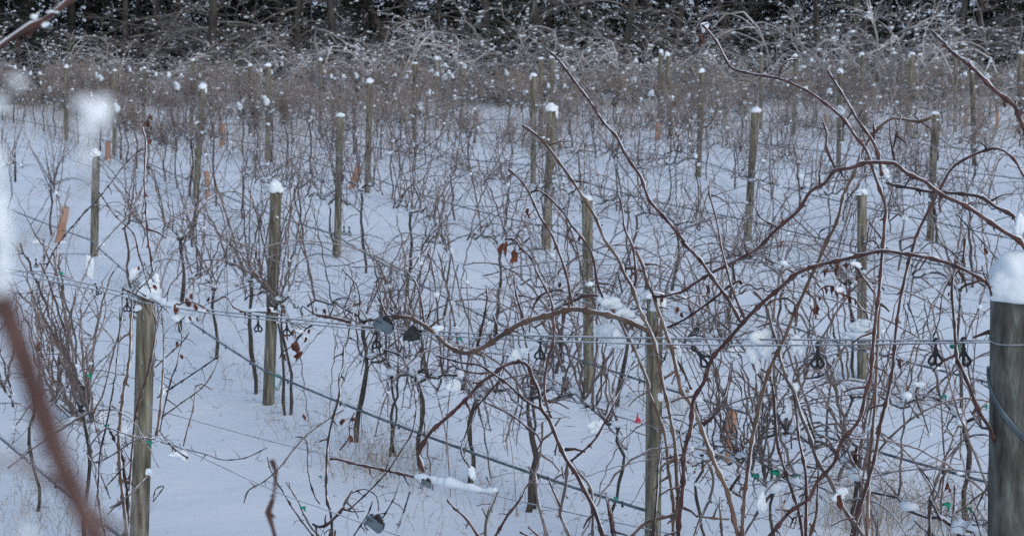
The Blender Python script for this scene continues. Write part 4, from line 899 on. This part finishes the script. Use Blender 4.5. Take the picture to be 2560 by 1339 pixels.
# ------------------------------------------------------------------ the wood behind the field
def branchy(m, sn, start, d, L, r, lvl, rg, droop, snowp, n_sub):
    P = grow(start, d, L, rg, L/6, droop, .35/max(L, .5), .05)
    k = len(P); m.tube(P, [r*(1-.65*i/(k-1)) for i in range(k)], 5 if lvl > 1 else 3, False)
    if sn is not None and lvl <= 2:
        for i in range(1, k):
            if rg.random() < snowp:
                a = rg.uniform(.014, .036); sn.blob(P[i]+Vector((0, 0, a*.5+r*.5)), a*rg.uniform(1, 2.6), a*rg.uniform(1, 2.2), a*.75, rg, 1, .4)
    if lvl > 0:
        for _ in range(n_sub):
            i = rg.randrange(max(1, k//4), k); t = (P[i]-P[i-1]).normalized()
            dd = (t + Vector((rg.gauss(0, .8), rg.gauss(0, .8), rg.gauss(.1, .5)))).normalized()
            branchy(m, sn, P[i], dd, L*rg.uniform(.35, .6), r*.5, lvl-1, rg, droop, snowp, n_sub)
def gen_shrub(seed):
    rg = random.Random(seed); m = MB(); sn = MB(); st = MB()
    for i in range(9):
        a = rg.uniform(0, 6.28); d = Vector((math.cos(a)*.55, math.sin(a)*.55, 1))
        b = Vector((math.cos(a)*.2, math.sin(a)*.2, -.1)); st.tube([b, b+d*.4], .03, 5, False)
        branchy(m, sn, b+d*.35, d, rg.uniform(1.9, 3.2), .034, 3, rg, rg.uniform(.3, 1.1), .03, 4)
    return [('stem', st.mesh('stem', 'bark')), ('crown', m.mesh('crown', 'twig_frost')), ('snow_load', sn.mesh('snow_load', 'clump'))]
def gen_tree(seed):
    rg = random.Random(seed); t = MB(); m = MB(); sn = MB(); H = rg.uniform(8, 11); r = rg.uniform(.09, .17)
    P = grow(Vector((0, 0, -.2)), Vector((rg.gauss(0, .08), rg.gauss(0, .08), 1)), H, rg, H/12, 0, .03, .02)
    t.tube(P, [r*(1.15-.95*i/12) for i in range(len(P))], 8, False)
    for i in range(30):
        k = min(len(P)-2, int((rg.random()**1.3)*10)+1); S = P[k].lerp(P[k+1], rg.random()); a = rg.uniform(0, 6.28)
        branchy(m, sn, S, Vector((math.cos(a), math.sin(a), rg.uniform(-.15, .6))), rg.uniform(1.3, 2.6)*(1.1-.05*k), .026, 2, rg, rg.uniform(.1, .5), .02, 6)
    return [('trunk', t.mesh('trunk', 'bark')), ('crown', m.mesh('crown', 'twig')), ('snow_load', sn.mesh('snow_load', 'clump'))]
def gen_evergreen(seed):
    rg = random.Random(seed); t = MB(); m = MB(); sn = MB(); H = rg.uniform(6, 8)
    t.tube([Vector((0, 0, -.2)), Vector((.03, 0, H*.5)), Vector((0, .03, H))], [.13, .08, .02], 7, False)
    for i in range(620):
        z = .15+(H-.3)*rg.random()**1.25; R = 1.55*(1-z/H)**.75+.12; a = rg.uniform(0, 6.28); L = R*rg.uniform(.55, 1.1)
        d = Vector((math.cos(a), math.sin(a), 0)); p = Vector((0, 0, z)); tip = p+d*L+Vector((0, 0, -.18*L+rg.uniform(-.1, .12)))
        for k in range(11):
            q = p.lerp(tip, rg.uniform(.35, 1)); s = rg.uniform(.07, .17)
            e = (d+Vector((rg.gauss(0, .7), rg.gauss(0, .7), rg.gauss(-.5, .5)))).normalized()*s
            f = e.cross(Vector((rg.gauss(0, .5), rg.gauss(0, .5), 1))).normalized()*s*.3
            b = len(m.v); m.v += [q-f*.4, q+e*.55-f, q+e*1.15, q+e*.55+f]; m.f.append((b, b+1, b+2, b+3))
        if rg.random() < .06:
            sn.blob(tip+Vector((0, 0, .03)), rg.uniform(.05, .13), rg.uniform(.05, .12), rg.uniform(.025, .06), rg, 1, .5)
    return [('trunk', t.mesh('trunk', 'bark')), ('crown', m.mesh('crown', 'needle', False)), ('snow_load', sn.mesh('snow_load', 'clump'))]
SHR = [gen_shrub(500+i) for i in range(4)]; TRE = [gen_tree(600+i) for i in range(4)]; EVG = [gen_evergreen(700+i) for i in range(3)]
rng = random.Random(9)
def plant(parts, x, y, sc, name, lab, cat, grp):
    o = thing(name, Vector((x, y, ground(x, y))), lab, cat, grp); o.rotation_euler = (rng.gauss(0, .07), rng.gauss(0, .07), rng.uniform(0, 6.28))
    o.scale = (sc, sc, sc*rng.uniform(.9, 1.15))
    for nm, me in parts:
        q = link(nm, me, o)
        if nm == 'snow_load': kind(q, 'stuff')
    return o
spots = sorted((-19+38*(i+rng.uniform(.0, 1))/38, rng.uniform(59.5, 64.5)) for i in range(38))
for i, (x, y) in enumerate(spots): plant(rng.choice(SHR), x, y, rng.uniform(.6, 1.35), 'snowy_shrub', 'snow-dusted leafless shrub at the edge of the wood, %s from left' % ordinal(i), 'shrub', 'shrubs along the wood edge')
spots = sorted((-21+42*(i+rng.uniform(.1, .9))/20, rng.uniform(62, 68)) for i in range(20))
for i, (x, y) in enumerate(spots): plant(rng.choice(TRE), x, y, rng.uniform(.9, 1.2), 'bare_tree', 'dark bare tree trunk with snowy twigs behind the shrubs, %s from left' % ordinal(i), 'tree', 'bare trees in the wood')
spots = [(-23+46*(i+rng.uniform(.2, .8))/26, 69+rng.uniform(-.8, .8)) for i in range(26)] + [(-24+48*(i+rng.uniform(.2, .8))/30, 71.3+rng.uniform(-.8, .8)) for i in range(30)] + [(-25+50*(i+rng.uniform(.2, .8))/30, 73.5+rng.uniform(-.8, .8)) for i in range(30)]
front = {q: i for i, q in enumerate(sorted(spots[:26]))}
for i, (x, y) in enumerate(spots): plant(rng.choice(EVG), x, y, rng.uniform(.9, 1.2), 'evergreen_tree', ('dark snow-flecked evergreen closing the wood behind the bare trunks, %s from left' % ordinal(front[(x, y)])) if i < 26 else 'dark snow-flecked evergreen in the hindmost shade of the wood', 'tree', 'evergreens at the back of the wood')
for i, (x, y) in enumerate(((-14.8, 60.5), (-4.5, 62.5), (-.6, 61.8), (9, 64))): plant(EVG[0], x, y, .62, 'evergreen_tree', 'small dark evergreen among the front shrubs, %s from left' % ordinal(i), 'tree', 'evergreens at the back of the wood')
print('objects', len(bpy.data.objects), 'tris', sum(len(me.polygons) for me in bpy.data.meshes))
